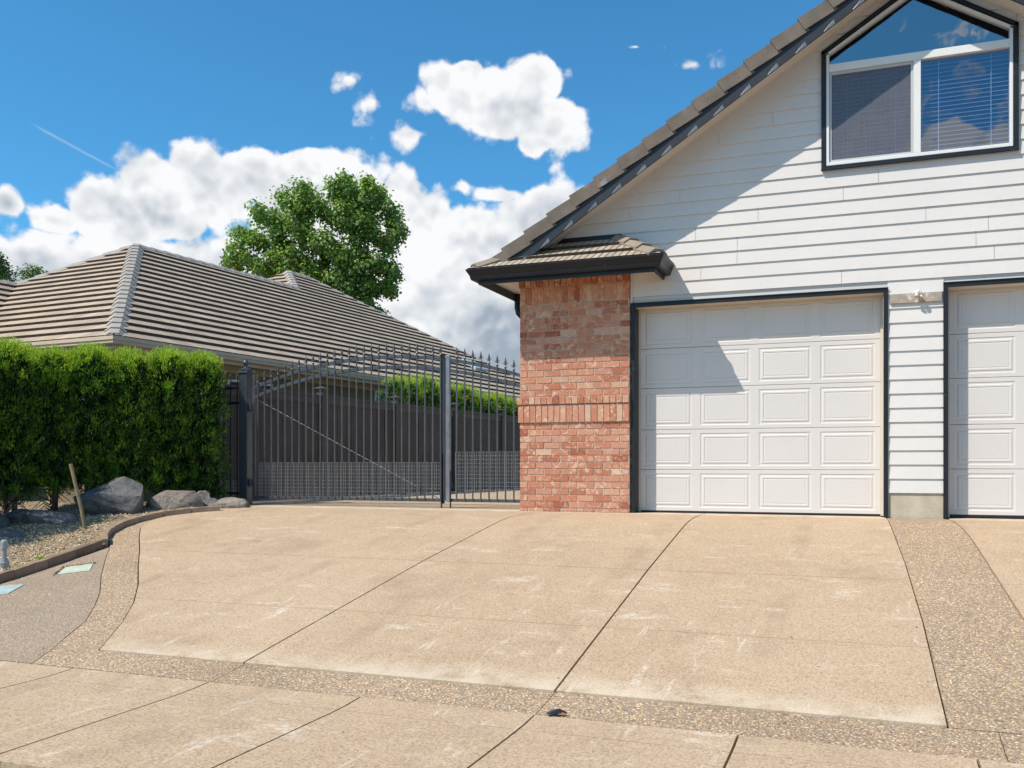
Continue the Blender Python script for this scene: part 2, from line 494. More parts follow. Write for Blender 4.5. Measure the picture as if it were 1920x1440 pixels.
def m_tile(name, base, var=0.1):
    m, N, p, tc, out = mat_new(name)
    uv = tc.outputs['UV']
    br = N.n('ShaderNodeTexBrick', ins={'Vector': uv, 'Scale': 1.0, 'Mortar Size': 0.010, 'Mortar Smooth': 0.3, 'Brick Width': 0.33, 'Row Height': 0.35})
    br.offset = 0.5
    N.set(br, 'Color1', (*[c * 0.86 for c in base], 1))
    N.set(br, 'Color2', (*[c * 1.12 for c in base], 1))
    N.set(br, 'Mortar', (*[c * 0.5 for c in base], 1))
    v = tc.outputs['Object']
    n = N.noise(v, 1.3, 6, 0.65)
    c = N.mix(0.6, br.outputs['Color'], N.ramp(n, [(0.3, (0.78, 0.78, 0.79)), (0.7, (1.12, 1.09, 1.06))]), 'MULTIPLY')
    sp = N.smooth(N.noise(v, 45, 3, 0.6), 0.60, 0.72)
    c = N.mix(N.m('MULTIPLY', sp, 0.35), c, (*[k * 0.45 for k in base], 1))
    N.set(p, 'Base Color', c)
    N.set(p, 'Roughness', 0.85)
    N.set(p, 'Specular IOR Level', 0.3)
    s2 = N.n('ShaderNodeSeparateXYZ', ins={0: uv})
    rib = N.m('SINE', N.m('MULTIPLY', s2.outputs[0], 2 * math.pi / 0.11))
    h = N.m('ADD', N.m('MULTIPLY', rib, 0.7), N.m('MULTIPLY', N.noise(v, 60, 3, 0.6), 0.4))
    bump(N, h, 0.5, 0.007, p)
    return m


M_TILE = m_tile('roof tile', (0.46, 0.365, 0.272))
M_TILE2 = m_tile('roof tile near', (0.36, 0.29, 0.225))
M_BUTT = plain('shaded tile butt', (0.085, 0.066, 0.052), 0.9, 0.4, 12)  # far darker than the tile: shade below each course put into colour
M_CAP = plain('ridge cap tile', (0.36, 0.325, 0.285), 0.85, 0.13, 5.0, bmp=0.003, bscale=60)
M_RAKE = plain('rake tile', (0.155, 0.125, 0.10), 0.85, 0.22, 5.0, grime=((0.27, 0.26, 0.25), 2.4, 0.60), bmp=0.003, bscale=50)
M_CAP2 = plain('hip cap near', (0.27, 0.215, 0.16), 0.85, 0.15, 6.0, bmp=0.003, bscale=50)


def m_brick():
    m, N, p, tc, out = mat_new('tumbled red brick')
    v = tc.outputs['Object']
    at = N.n('ShaderNodeAttribute', attribute_name='tint')
    rr = N.n('ShaderNodeSeparateColor', ins={0: at.outputs['Color']})
    c = N.ramp(rr.outputs[0], [(0.0, (0.36, 0.115, 0.062)), (0.3, (0.49, 0.20, 0.12)), (0.7, (0.55, 0.275, 0.18)), (1.0, (0.60, 0.40, 0.28))])
    offv = N.vm('ADD', v, N.vm('MULTIPLY', at.outputs['Color'], (9, 9, 9)))
    n1 = N.noise(offv, 13, 5, 0.65, dist=0.9)
    w = N.smooth(n1, 0.50, 0.63)
    c = N.mix(N.m('MULTIPLY', w, N.m('ADD', 0.20, N.m('MULTIPLY', rr.outputs[1], 0.55))), c, (0.74, 0.56, 0.39, 1))
    n2 = N.noise(offv, 32, 4, 0.7)
    c = N.mix(N.m('MULTIPLY', N.smooth(n2, 0.62, 0.70), 0.7), c, (0.12, 0.065, 0.05, 1))
    c = N.mix(N.m('MULTIPLY', N.smooth(n2, 0.40, 0.34), 0.35), c, (0.40, 0.13, 0.08, 1))
    N.set(p, 'Base Color', c)
    N.set(p, 'Roughness', 0.9)
    N.set(p, 'Specular IOR Level', 0.25)
    bump(N, N.m('ADD', n1, N.m('MULTIPLY', n2, 0.5)), 0.7, 0.006, p)
    return m


M_BRICK = m_brick()
M_MORTAR = plain('mortar', (0.62, 0.52, 0.42), 0.95, 0.2, 30, bmp=0.003, bscale=120)


def m_rock(name, c0, c1):
    m, N, p, tc, out = mat_new(name)
    v = tc.outputs['Object']
    n1 = N.noise(v, 3.5, 7, 0.7)
    n2 = N.noise(v, 40, 4, 0.7)
    c = N.mix(N.smooth(n1, 0.35, 0.68), (*c0, 1), (*c1, 1))
    c = N.mix(N.m('MULTIPLY', N.smooth(n2, 0.55, 0.7), 0.45), c, (0.34, 0.34, 0.35, 1))
    c = N.mix(N.m('MULTIPLY', N.smooth(n2, 0.45, 0.35), 0.5), c, (0.04, 0.04, 0.045, 1))
    N.set(p, 'Base Color', c)
    N.set(p, 'Roughness', 0.85)
    bump(N, N.m('ADD', n1, N.m('MULTIPLY', n2, 0.25)), 0.8, 0.05, p)
    return m


M_ROCKB = m_rock('blue grey basalt', (0.075, 0.076, 0.080), (0.20, 0.19, 0.178))
M_ROCKT = m_rock('brown grey basalt', (0.20, 0.165, 0.13), (0.34, 0.285, 0.235))


def m_leaf(name, stops, gloss=0.45, trans=0.3):
    m, N, p, tc, out = mat_new(name)
    at = N.n('ShaderNodeAttribute', attribute_name='tint')
    rr = N.n('ShaderNodeSeparateColor', ins={0: at.outputs['Color']})
    c = N.ramp(rr.outputs[0], stops)
    N.set(p, 'Base Color', c)
    N.set(p, 'Roughness', gloss)
    N.set(p, 'Specular IOR Level', 0.4)
    tr = N.n('ShaderNodeBsdfTranslucent', ins={'Color': N.mix(1.0, c, (1.3, 1.5, 0.6, 1), 'MULTIPLY')})
    mx = N.n('ShaderNodeMixShader', ins={0: trans, 1: p.outputs[0], 2: tr.outputs[0]})
    N.t.links.new(mx.outputs[0], out.inputs[0])
    return m


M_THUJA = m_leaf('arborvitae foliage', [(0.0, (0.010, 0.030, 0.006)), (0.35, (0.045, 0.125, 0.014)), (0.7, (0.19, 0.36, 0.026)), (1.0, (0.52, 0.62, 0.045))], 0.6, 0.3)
M_MAPLE = m_leaf('maple leaves', [(0.0, (0.05, 0.11, 0.025)), (0.5, (0.17, 0.28, 0.075)), (0.9, (0.42, 0.52, 0.19)), (1.0, (0.40, 0.34, 0.10))], 0.42, 0.42)
M_FAR = m_leaf('far tree leaves', [(0.0, (0.05, 0.10, 0.035)), (0.5, (0.10, 0.18, 0.055)), (1.0, (0.22, 0.28, 0.09))], 0.45, 0.3)


def m_glass(name, refl, tint=(0.82, 0.9, 1.0, 1)):
    m, N, p, tc, out = mat_new(name)
    g = N.n('ShaderNodeBsdfGlossy', ins={'Color': tint, 'Roughness': 0.004})
    t = N.n('ShaderNodeBsdfTransparent', ins={'Color': (0.60, 0.68, 0.86, 1)})
    nn = N.noise(tc.outputs['Object'], 1.6, 2, 0.5)
    b = bump(N, nn, 0.25, 0.02)
    N.set(g, 'Normal', b)
    mx = N.n('ShaderNodeMixShader', ins={0: refl, 1: t.outputs[0], 2: g.outputs[0]})
    N.t.links.new(mx.outputs[0], out.inputs[0])
    N.t.nodes.remove(p)
    return m


M_GLASS = m_glass('window glass', 0.24, (0.70, 0.76, 0.86, 1))
M_GLASSD = m_glass('arch glass', 0.38, (0.78, 0.80, 0.80, 1))


def m_screen():
    m, N, p, tc, out = mat_new('insect screen')
    v = tc.outputs['Object']
    s = N.n('ShaderNodeSeparateXYZ', ins={0: v})
    def wv(x, pitch, ph):
        return N.m('ABSOLUTE', N.m('SINE', N.m('ADD', N.m('MULTIPLY', x, math.pi / pitch), ph)))
    k1 = N.m('MULTIPLY', N.m('POWER', wv(s.outputs[0], 0.0142, 0.3), 6.0), 0.35)
    k2 = N.m('MULTIPLY', N.m('POWER', wv(s.outputs[2], 0.0142, 0.9), 6.0), 0.35)
    nn = N.noise(N.n('ShaderNodeMapping', ins={'Vector': v, 'Scale': (40, 1, 2)}).outputs[0], 1.0, 2, 0.5)
    n2 = N.noise(N.n('ShaderNodeMapping', ins={'Vector': v, 'Scale': (2, 1, 40)}).outputs[0], 1.0, 2, 0.5)
    f = N.m('ADD', N.m('MAXIMUM', k1, k2), N.m('ADD', 0.12, N.m('MULTIPLY', N.m('ADD', nn, n2), 0.26)))
    N.set(p, 'Base Color', (0.17, 0.165, 0.185, 1))
    N.set(p, 'Roughness', 0.7)
    t = N.n('ShaderNodeBsdfTransparent')
    mx = N.n('ShaderNodeMixShader', ins={0: f, 1: t.outputs[0], 2: p.outputs[0]})
    N.t.links.new(mx.outputs[0], out.inputs[0])
    return m


M_SCREEN = m_screen()


# ------------------------------------------------------------------ ground
def gz(y):
    d = -y
    if d <= .2: return 0.
    if d < 1.4:
        t = d - .2
        return -.144 * t * t / 2.4
    z = -.144 * .6 - .144 * (min(d, 6.1) - 1.4)
    if d > 6.1:
        t = min(d - 6.1, .5)
        z -= .144 * (t - t * t)
    return z


def clip(poly, ax, val, keep_less):
    out = []
    n = len(poly)
    for i in range(n):
        a = poly[i]; b = poly[(i + 1) % n]
        da = (val - a[ax]) if keep_less else (a[ax] - val)
        db = (val - b[ax]) if keep_less else (b[ax] - val)
        if da >= 0: out.append(a)
        if (da > 0 and db < 0) or (da < 0 and db > 0):
            t = da / (da - db)
            out.append(tuple(a[k] + (b[k] - a[k]) * t for k in range(len(a))))
    return out


YB = [-40, -12, -6.6, -6.45, -6.3, -6.2, -6.1, -3.7, -1.4, -1.2, -1.0, -.8, -.6, -.4, -.2, .4, 6, 40]


def inset(poly, d):
    """shrink a plan polygon by d on all sides (keeps a gap for the joint)"""
    n = len(poly)
    area = sum(poly[i][0] * poly[(i + 1) % n][1] - poly[(i + 1) % n][0] * poly[i][1] for i in range(n))
    if area < 0: poly = poly[::-1]
    out = []
    for i in range(n):
        p0 = Vector(poly[i - 1]); p1 = Vector(poly[i]); p2 = Vector(poly[(i + 1) % n])
        e1 = (p1 - p0).normalized(); e2 = (p2 - p1).normalized()
        n1 = Vector((-e1.y, e1.x)); n2 = Vector((-e2.y, e2.x))
        b = (n1 + n2)
        b = b / max(0.35, b.dot(n1)) if b.length > 1e-6 else n1
        out.append(tuple(p1 + b * d))
    return out


from mathutils.geometry import tessellate_polygon


def sheet(mb, poly, dz=0.0, gap=0.0, side=0.05, zf=gz):
    if gap: poly = inset(poly, gap)
    tris = tessellate_polygon([[Vector((p[0], p[1], 0)) for p in poly]])
    for t in tris:
        tri = [poly[i] for i in t]
        ys = [p[1] for p in tri]
        cuts = [YB[0] - 999] + [y for y in YB if min(ys) < y < max(ys)] + [999]
        for a, b in zip(cuts, cuts[1:]):
            q = clip(clip(tri, 1, a, False), 1, b, True)
            if len(q) < 3: continue
            ar = sum(q[i][0] * q[(i + 1) % len(q)][1] - q[(i + 1) % len(q)][0] * q[i][1] for i in range(len(q)))
            if abs(ar) < 1e-9: continue
            if ar < 0: q = q[::-1]
            mb.add([(p[0], p[1], zf(p[1]) + dz) for p in q], [tuple(range(len(q)))])
    if side:
        n = len(poly)
        area = sum(poly[i][0] * poly[(i + 1) % n][1] - poly[(i + 1) % n][0] * poly[i][1] for i in range(n))
        if area < 0: poly = poly[::-1]
        for i in range(n):
            a = poly[i]; b = poly[(i + 1) % n]
            ts = [0.0, 1.0]
            if abs(b[1] - a[1]) > 1e-6:
                ts += [(y - a[1]) / (b[1] - a[1]) for y in YB if 0 < (y - a[1]) / (b[1] - a[1]) < 1]
            ts.sort()
            for t0, t1 in zip(ts, ts[1:]):
                p = (a[0] + (b[0] - a[0]) * t0, a[1] + (b[1] - a[1]) * t0)
                q = (a[0] + (b[0] - a[0]) * t1, a[1] + (b[1] - a[1]) * t1)
                mb.add([(p[0], p[1], zf(p[1]) + dz - side), (q[0], q[1], zf(q[1]) + dz - side), (q[0], q[1], zf(q[1]) + dz), (p[0], p[1], zf(p[1]) + dz)], [(0, 1, 2, 3)])
    return mb


def structure(name, mb, mat):
    return tag(mb.build(name, mat), kind='structure')


g = MB()
ys = [-600, -40, -12] + [y for y in YB if -12 < y < 6] + [6, 40, 900]
for a, b in zip(ys, ys[1:]):
    g.add([(-700, a, gz(a) - .075), (700, a, gz(a) - .075), (700, b, gz(b) - .075), (-700, b, gz(b) - .075)], [(0, 1, 2, 3)])
structure('ground', g, M_SOIL)
jt = MB()
sheet(jt, [(-5.15, -9.6), (9, -9.6), (9, .35), (-5.9, .35), (-5.6, -2.5), (-5.0, -4.2)], -.045, 0, 0)
structure('driveway_base', jt, M_JOINT)

K1 = [(-5.72, -1.02), (-5.93, -1.30), (-5.93, -1.62), (-5.72, -2.05), (-5.31, -2.52), (-4.77, -3.10), (-4.22, -3.72), (-3.65, -4.34), (-3.22, -4.86), (-2.90, -5.32), (-2.69, -5.67), (-2.54, -5.93)]
K2 = [(-5.24, -3.04), (-4.77, -3.59), (-4.27, -4.15), (-3.81, -4.63), (-3.51, -4.99), (-3.22, -5.38), (-3.07, -5.69), (-2.91, -6.00), (-2.80, -6.27)]
KERB = [(-5.45, -0.88), (-5.58, -0.98), (-5.82, -1.22), (-5.98, -1.5), (-6.0, -1.8), (-5.92, -2.2), (-5.70, -2.6), (-5.30, -3.0)]
KERB2 = [(-5.27, -3.10), (-5.24, -3.39), (-5.17, -3.76), (-5.14, -4.06), (-5.11, -4.37), (-5.11, -4.62), (-5.12, -5.4), (-5.14, -6.3)]
G = 0.0075
# concrete panels
structure('driveway', sheet(MB(), [(-5.6, .32), (-5.62, -.95)] + K1 + [(-1.30, -5.93), (-1.36, -3.1), (-1.32, -.9), (-1.20, -.3), (-1.0, -.075), (-1.52, -.075), (-1.52, .32)], 0, G), M_SLAB)
structure('driveway', sheet(MB(), [(-1.30, -5.93), (-1.36, -3.1), (-1.32, -.9), (-1.20, -.3), (-1.0, -.075), (-.09, -.075), (-.05, .19), (.78, .19), (.78, -.9), (.81, -3.1), (.885, -5.93)], 0, G), M_SLAB)
structure('driveway', sheet(MB(), [(.885, -5.93), (.81, -3.1), (.78, -.9), (.78, .19), (2.73, .19), (2.79, -.05), (2.83, -1.2), (2.90, -2.6), (2.95, -4.2), (2.975, -5.93)], 0, G), M_SLAB)
structure('driveway', sheet(MB(), [(3.40, .19), (3.42, -.25), (3.50, -1.6), (3.575, -3.9), (3.66, -5.93), (5.75, -5.93), (5.75, .19)], 0, G), M_SLAB)
structure('driveway', sheet(MB(), [(5.76, .0), (5.76, -5.93), (9, -5.93), (9, .0)], 0, G), M_SLAB)
# exposed aggregate bands
structure('aggregate_strip', sheet(MB(), [(2.79, -.03), (2.83, -1.2), (2.90, -2.6), (2.95, -4.2), (2.975, -5.93), (3.66, -5.93), (3.575, -3.9), (3.50, -1.6), (3.42, -.25), (3.40, -.03)], -.006, G * .4), M_AGG)
kin = [(x + .02, y) for x, y in KERB]
structure('aggregate_strip', sheet(MB(), kin + K2 + [(-1.285, -6.275), (-1.285, -5.93)] + K1[::-1], -.005, G * .4), M_AGG)
for a, b in ((-1.285, .889), (.889, 3.2), (3.2, 9)):
    structure('aggregate_strip', sheet(MB(), [(a, -5.94), (a, -6.275), (b, -6.29), (b, -5.94)], -.005, G * .35), M_AGG)
structure('path', sheet(MB(), [(-5.22, -3.2), (-5.08, -4.4), (-5.10, -6.27)] + K2[::-1], -.004, G * .5), M_AGG2)
# sidewalk
xs = [-12, -9, -6.7, -5.63, -4.55, -3.46, -2.40, -1.285, -.2, .889, 1.98, 3.07, 4.16, 5.25, 6.4, 9]
for a, b in zip(xs, xs[1:]):
    structure('sidewalk', sheet(MB(), [(a, -6.285), (a - .05 if a < -2 else a, -7.9), (b - .05 if b < -2 else b, -7.9), (b, -6.285)], -.001, .0065), M_WALK)
structure('road', sheet(MB(), [(-200, -8.1), (-200, -24), (200, -24), (200, -8.1)], -.06, 0, 0), plain('asphalt', (.06, .06, .062), .9, .2, 3, bmp=.004, bscale=90))
# yard behind the gate
structure('yard_paving', sheet(MB(), [(-6.1, .33), (-1.52, .33), (-1.52, 16), (-5.2, 16)], .001, .006), M_BACK)

# gravel bed with a slightly uneven real surface
gv = MB()
nx, ny = 60, 90
gp = {}
for j in range(ny + 1):
    y = -6.25 + j * (5.35 / ny)
    kx = -5.13
    for (x0, y0), (x1, y1) in zip((KERB2[::-1] + KERB[::-1]), (KERB2[::-1] + KERB[::-1])[1:]):
        if y0 <= y <= y1: kx = x0 + (x1 - x0) * (y - y0) / (y1 - y0)
    if y > -.9: kx = -5.6
    for i in range(nx + 1):
        x = -11.0 + (kx - .03 + 11.0) * (i / nx) ** 0.6
        z = gz(y) + .035 + .02 * mnoise.noise(Vector((x * 3, y * 3, 0))) + .012 * mnoise.noise(Vector((x * 13, y * 13, 5))) + .05 * max(0, min(1, (-6.3 - x) / 1.2))
        if i == nx: z = gz(y) + .02
        gp[i, j] = len(gv.v)
        gv.v.append((x, y, z))
for j in range(ny):
    for i in range(nx):
        gv.f.append((gp[i, j], gp[i + 1, j], gp[i + 1, j + 1], gp[i, j + 1])); gv.c.append(None)
structure('gravel_bed', gv, M_GRAVEL)

# loose pebbles: a countless scatter on the bed
pb = MB()
for k in range(3800):
    x = RNG.uniform(-7.2, -5.15); y = RNG.uniform(-5.2, -1.3)
    kx = -5.17 if y < -3.1 else (-5.35 - (-(-3.1) + y) * .55 if y < -2.0 else -6.0)
    if x > kx - (.20 if y > -3.7 else .07): continue
    s = RNG.uniform(.008, .017)
    z = gz(y) + .035 + .02 * mnoise.noise(Vector((x * 3, y * 3, 0))) + .05 * max(0, min(1, (-6.3 - x) / 1.2)) + s * .3
    a = RNG.uniform(0, 6.28); sx = s * RNG.uniform(.8, 1.4)
    ca, sa = math.cos(a), math.sin(a)
    P = [(sx, 0, 0), (0, s, 0), (-sx, 0, 0), (0, -s, 0), (0, 0, s * .8), (0, 0, -s)]
    t = float(RNG.uniform(0, 1))
    pb.add([(x + p[0] * ca - p[1] * sa, y + p[0] * sa + p[1] * ca, z + p[2]) for p in P],
           [(0, 1, 4), (1, 2, 4), (2, 3, 4), (3, 0, 4), (1, 0, 5), (2, 1, 5), (3, 2, 5), (0, 3, 5)], (t, t, t))
mpb, N, p, tc, out = mat_new('pebbles')
at = N.n('ShaderNodeAttribute', attribute_name='tint')
N.set(p, 'Base Color', N.ramp(at.outputs['Fac'], [(0, (.16, .11, .075)), (.25, (.36, .26, .15)), (.5, (.47, .36, .21)), (.75, (.55, .44, .28)), (1, (.68, .6, .46))]))
N.set(p, 'Roughness', .8)
tag(pb.build('pebbles', mpb), 'loose tan pebbles lying over the gravel bed by the curb', 'pebbles', kind='stuff')


# ------------------------------------------------------------------ edging blocks
def edging(p, q, i, label, h=.085, w=.075, mat=M_EDGE):
    p = Vector((*p, 0)); q = Vector((*q, 0))
    d = (q - p); L = d.length; ang = math.atan2(d.y, d.x)
    z0 = gz(p.y); z1 = gz(q.y)
    mb = MB()
    nseg = 5
    rnd = random.Random(i)
    for k in range(nseg + 1):
        t = k / nseg
        x = L * t * .985
        z = (z1 - z0) * t
        j = [rnd.uniform(-.004, .004) for _ in range(4)]
        b = len(mb.v)
        mb.v += [(x, 0 + j[0], z - .08), (x, w, z - .08), (x, w + j[1], z + h + j[2]), (x, 0 + j[1], z + h + j[3])]
        if k:
            a = b - 4
            for m_ in range(4):
                n_ = (m_ + 1) % 4
                mb.f.append((a + n_, a + m_, b + m_, b + n_)); mb.c.append(None)
    mb.f.append((0, 1, 2, 3)); mb.c.append(None)
    b = len(mb.v) - 4
    mb.f.append((b + 3, b + 2, b + 1, b)); mb.c.append(None)
    o = mb.build('edging_block', mat, bevel=.008)
    o.location = (p.x, p.y, z0); o.rotation_euler = (0, 0, ang)
    tag(o, label, 'edging block', 'concrete edging blocks between gravel bed and driveway')
    return o


def resample(pts, step):
    pts = [Vector(p) for p in pts]
    out = [pts[0]]; acc = 0.0
    for a, b in zip(pts, pts[1:]):
        L = (b - a).length; pos = 0.0
        while acc + (L - pos) >= step:
            pos += step - acc
            out.append(a + (b - a) * (pos / L)); acc = 0.0
        acc += L - pos
    if (out[-1] - pts[-1]).length > .08: out.append(pts[-1])
    return out


seg = resample([(x - .0, y) for x, y in KERB2], .43)
names2 = ['reddish straight edging block ending at the curve by the aggregate strip', 'straight edging block just above the pale green lid', 'straight edging block with yellow weeds growing behind it', 'straight edging block between the weeds and the grey pipe',
          'straight edging block beside the foot of the grey pipe', 'straight edging block outside the left frame edge', 'straight edging block nearest the sidewalk corner', 'straight edging block touching the sidewalk', 'last straight edging block', 'short edging block']
ED = []
for i, (a, b) in enumerate(zip(seg, seg[1:])):
    ED.append(edging(b, a, i, names2[min(i, 9)], mat=plain('edging %d' % i, tuple(c * (.62 + .3 * ((i * 7) % 5) / 4) for c in (.30, .20, .135)), .85, .22, 6, bmp=.004, bscale=45)))
seg = resample(KERB, .36)
names1 = ['curved edging block at the far tip of the curb by the flat boulder', 'curved edging block below the small oval rock', 'curved edging block in front of the twin lobed boulder', 'curved edging block at the outermost bend of the curb',
          'curved edging block right of the wooden stake', 'curved edging block where the aggregate strip is narrowest', 'curved edging block stepping down to the straight run', 'curved edging block at the broken corner', 'small edging block at the corner']
for i, (a, b) in enumerate(zip(seg, seg[1:])):
    ED.append(edging(b, a, 40 + i, names1[min(i, 8)], h=.07))

# ------------------------------------------------------------------ garage house
H = empty('house', (0, 0, 0), label='white lap sided house with two garage doors and a brick corner', cat='house')
SL = 0.64                         # roof slope
EX, EZ = -1.97, 2.97              # left eave (top surface)
RX = 3.09                         # ridge
RZ = EZ + SL * (RX - EX)


def roof_z(x):
    return EZ + SL * ((x - EX) if x < RX else (2 * RX - EX - x))


# --- siding
wb = MB()
E_ = .156
OPEN = [(-.085, 2.815, -1, 2.535), (3.36, 6.26, -1, 2.55), (2.112, 4.087, 3.89, 5.24)]
rs = random.Random(5)


def hclip(poly, fx, sign):
    """keep the part of an (x, z) polygon with sign * (x - fx(z)) >= 0"""
    out = []
    n = len(poly)
    for i in range(n):
        a = poly[i]; b = poly[(i + 1) % n]
        da = sign * (a[0] - fx(a[1])); db = sign * (b[0] - fx(b[1]))
        if da >= 0: out.append(a)
        if (da > 0 and db < 0) or (da < 0 and db > 0):
            t = da / (da - db)
            out.append((a[0] + (b[0] - a[0]) * t, a[1] + (b[1] - a[1]) * t))
    return out


ROFF = .232
rl_ = lambda z: RX - (RZ - ROFF - z) / SL
rr_ = lambda z: RX + (RZ - ROFF - z) / SL
hl_ = lambda z: 2.112 + (z - 5.24) / .63 if z > 5.24 else 2.112
hr_ = lambda z: 4.087 - (z - 5.24) / .63 if z > 5.24 else 4.087


def board(wb, poly, z, z1):
    if len(poly) < 3: return
    f = lambda q: -.020 + .016 * (q - z) / (z1 + .012 - z)
    n = len(poly)
    base = [(x, f(q), q) for x, q in poly]
    fs = [tuple(range(n))]
    vs = list(base)
    for i in range(n):
        a = poly[i]; b = poly[(i + 1) % n]
        if abs(a[1] - z) < 1e-4 and abs(b[1] - z) < 1e-4 and abs(a[0] - b[0]) > .01:
            k0 = len(vs)
            vs += [(a[0], 0, z), (b[0], 0, z)]
            fs.append((k0, k0 + 1, (i + 1) % n, i))
    wb.add(vs, fs)


wbs = {'main': MB(), 'mid': MB(), 'right': MB()}
z = .274
while z < RZ - ROFF - .1:
    z1 = z + E_
    zt = z1 + .010
    xl = -.088 if z1 < 3.0 else -1.5
    iv = [(xl, 7.8)]
    for ox0, ox1, oz0, oz1 in OPEN[:2]:
        if z1 > oz0 + .02 and z < oz1 - .02:
            nv = []
            for a, b in iv:
                if ox0 > a: nv.append((a, min(b, ox0 + .01)))
                if ox1 < b: nv.append((max(a, ox1 - .01), b))
            iv = nv
    for a, b in iv:
        if b - a < .03: continue
        cuts = [a]
        if b - a > 1.2:
            x = a + rs.uniform(.5, 3.0)
            while x < b - .25:
                cuts.append(x); x += rs.uniform(2.2, 3.66)
        cuts.append(b)
        for c0, c1 in zip(cuts, cuts[1:]):
            e0 = c0 + (.0018 if c0 != a else 0); e1 = c1 - (.0018 if c1 != b else 0)
            poly = [(e0, z), (e1, z), (e1, zt), (e0, zt)]
            poly = hclip(hclip(poly, rl_, 1), rr_, -1)
            tgt = wbs['mid' if (b < 3.5 and a > 2.5) else ('right' if a > 6 else 'main')]
            if zt > 3.90 and z < 5.84:
                if z < 3.90 - .02:
                    board(tgt, [(x_, q) for x_, q in hclip(poly, hl_, -1)], z, z1)
                    board(tgt, [(x_, q) for x_, q in hclip(poly, hr_, 1)], z, z1)
                    pm = hclip(hclip(poly, hl_, 1), hr_, -1)
                    board(tgt, [(x_, min(q, 3.905)) for x_, q in pm], z, z1)
                else:
                    board(tgt, hclip(poly, hl_, -1), z, z1)
                    board(tgt, hclip(poly, hr_, 1), z, z1)
            else:
                board(tgt, poly, z, z1)
    z = z1
for k_ in ('main', 'mid', 'right'):
    wbs[k_].build('siding', M_SIDING, H)
# wall body behind the siding, and the side and rear walls, with the openings left out
w = MB()
def wallbox(x0, x1, z0, z1, y0=.001, y1=.2): w.box(x0, x1, y0, y1, z0, z1)
def wallpoly(poly, y0=.001, y1=.2):
    n = len(poly)
    w.add([(x, y0, q) for x, q in poly] + [(x, y1, q) for x, q in poly], [tuple(range(n)), tuple(range(2 * n - 1, n - 1, -1))] + [(i, i + n, (i + 1) % n + n, (i + 1) % n) for i in range(n)])
wallbox(-1.5, -.045, .0, 2.9); wallbox(2.79, 3.385, .27, 2.5); wallbox(6.2, 7.8, 0, 2.5)
wallbox(-.045, 7.8, 2.5, 2.9)
zr = lambda x: RZ - ROFF - .02 - SL * abs(RX - x)
wallpoly([(-1.5, 2.9), (2.163, 2.9), (2.163, zr(2.163)), (-1.5, zr(-1.5))])
wallpoly([(4.03, 2.9), (7.6, 2.9), (7.6, zr(7.6)), (4.03, zr(4.03))])
wallbox(2.163, 4.03, 2.9, 3.93)
w.box(-1.5, -1.3, .2, 12, 0, 2.9); w.box(7.6, 7.8, .2, 12, 0, 2.9); w.box(-1.3, 7.6, 11.8, 12, 0, 2.9)
w.build('wall', M_WHITE, H)
# foundation strip between the doors
fm = MB(); fm.box(2.80, 3.375, -.002, .3, -.2, .272); fm.build('foundation', M_FOUND, H)
# plain white trims left of door one
tm = MB(); tm.box(-.088, -.06, -.03, 0, 2.54, 2.9); tm.build('corner_trim', M_WHITE, H, bevel=.003)
# weathered ledger board and old lamp holder between the doors
bd = MB(); bd.box(2.83, 3.352, -.042, -.002, 2.352, 2.458)
brd = bd.build('ledger_board', M_WOODOLD, H, bevel=.004)
lp = MB(); lp.lathe([(0, .045), (.012, .047), (.02, .03), (.035, .026)], n=20)
lamp = lp.build('lamp_holder', M_CERAMIC, H, smooth=False)
lamp.scale = (.72, .72, .72); lamp.location = (3.115, -.042, 2.455); lamp.rotation_euler = (R(90), 0, 0)
for s_, ang in ((-1, 25), (1, 60)):
    q = MB(); q.lathe([(0, .018), (.03, .02), (.035, .026), (.06, .034), (.062, .028), (.04, .02)], n=18)
    b_ = q.build('lamp_socket', M_CHROME if s_ > 0 else M_CERAMIC, lamp, smooth=True)
    b_.location = (s_ * .018, -.02, .05); b_.rotation_euler = (R(55), R(s_ * ang), 0)
br_ = MB(); br_.bar((0, .045, .01), (0, .0, .05), .012, .03); br_.build('bracket', M_CERAMIC, lamp)


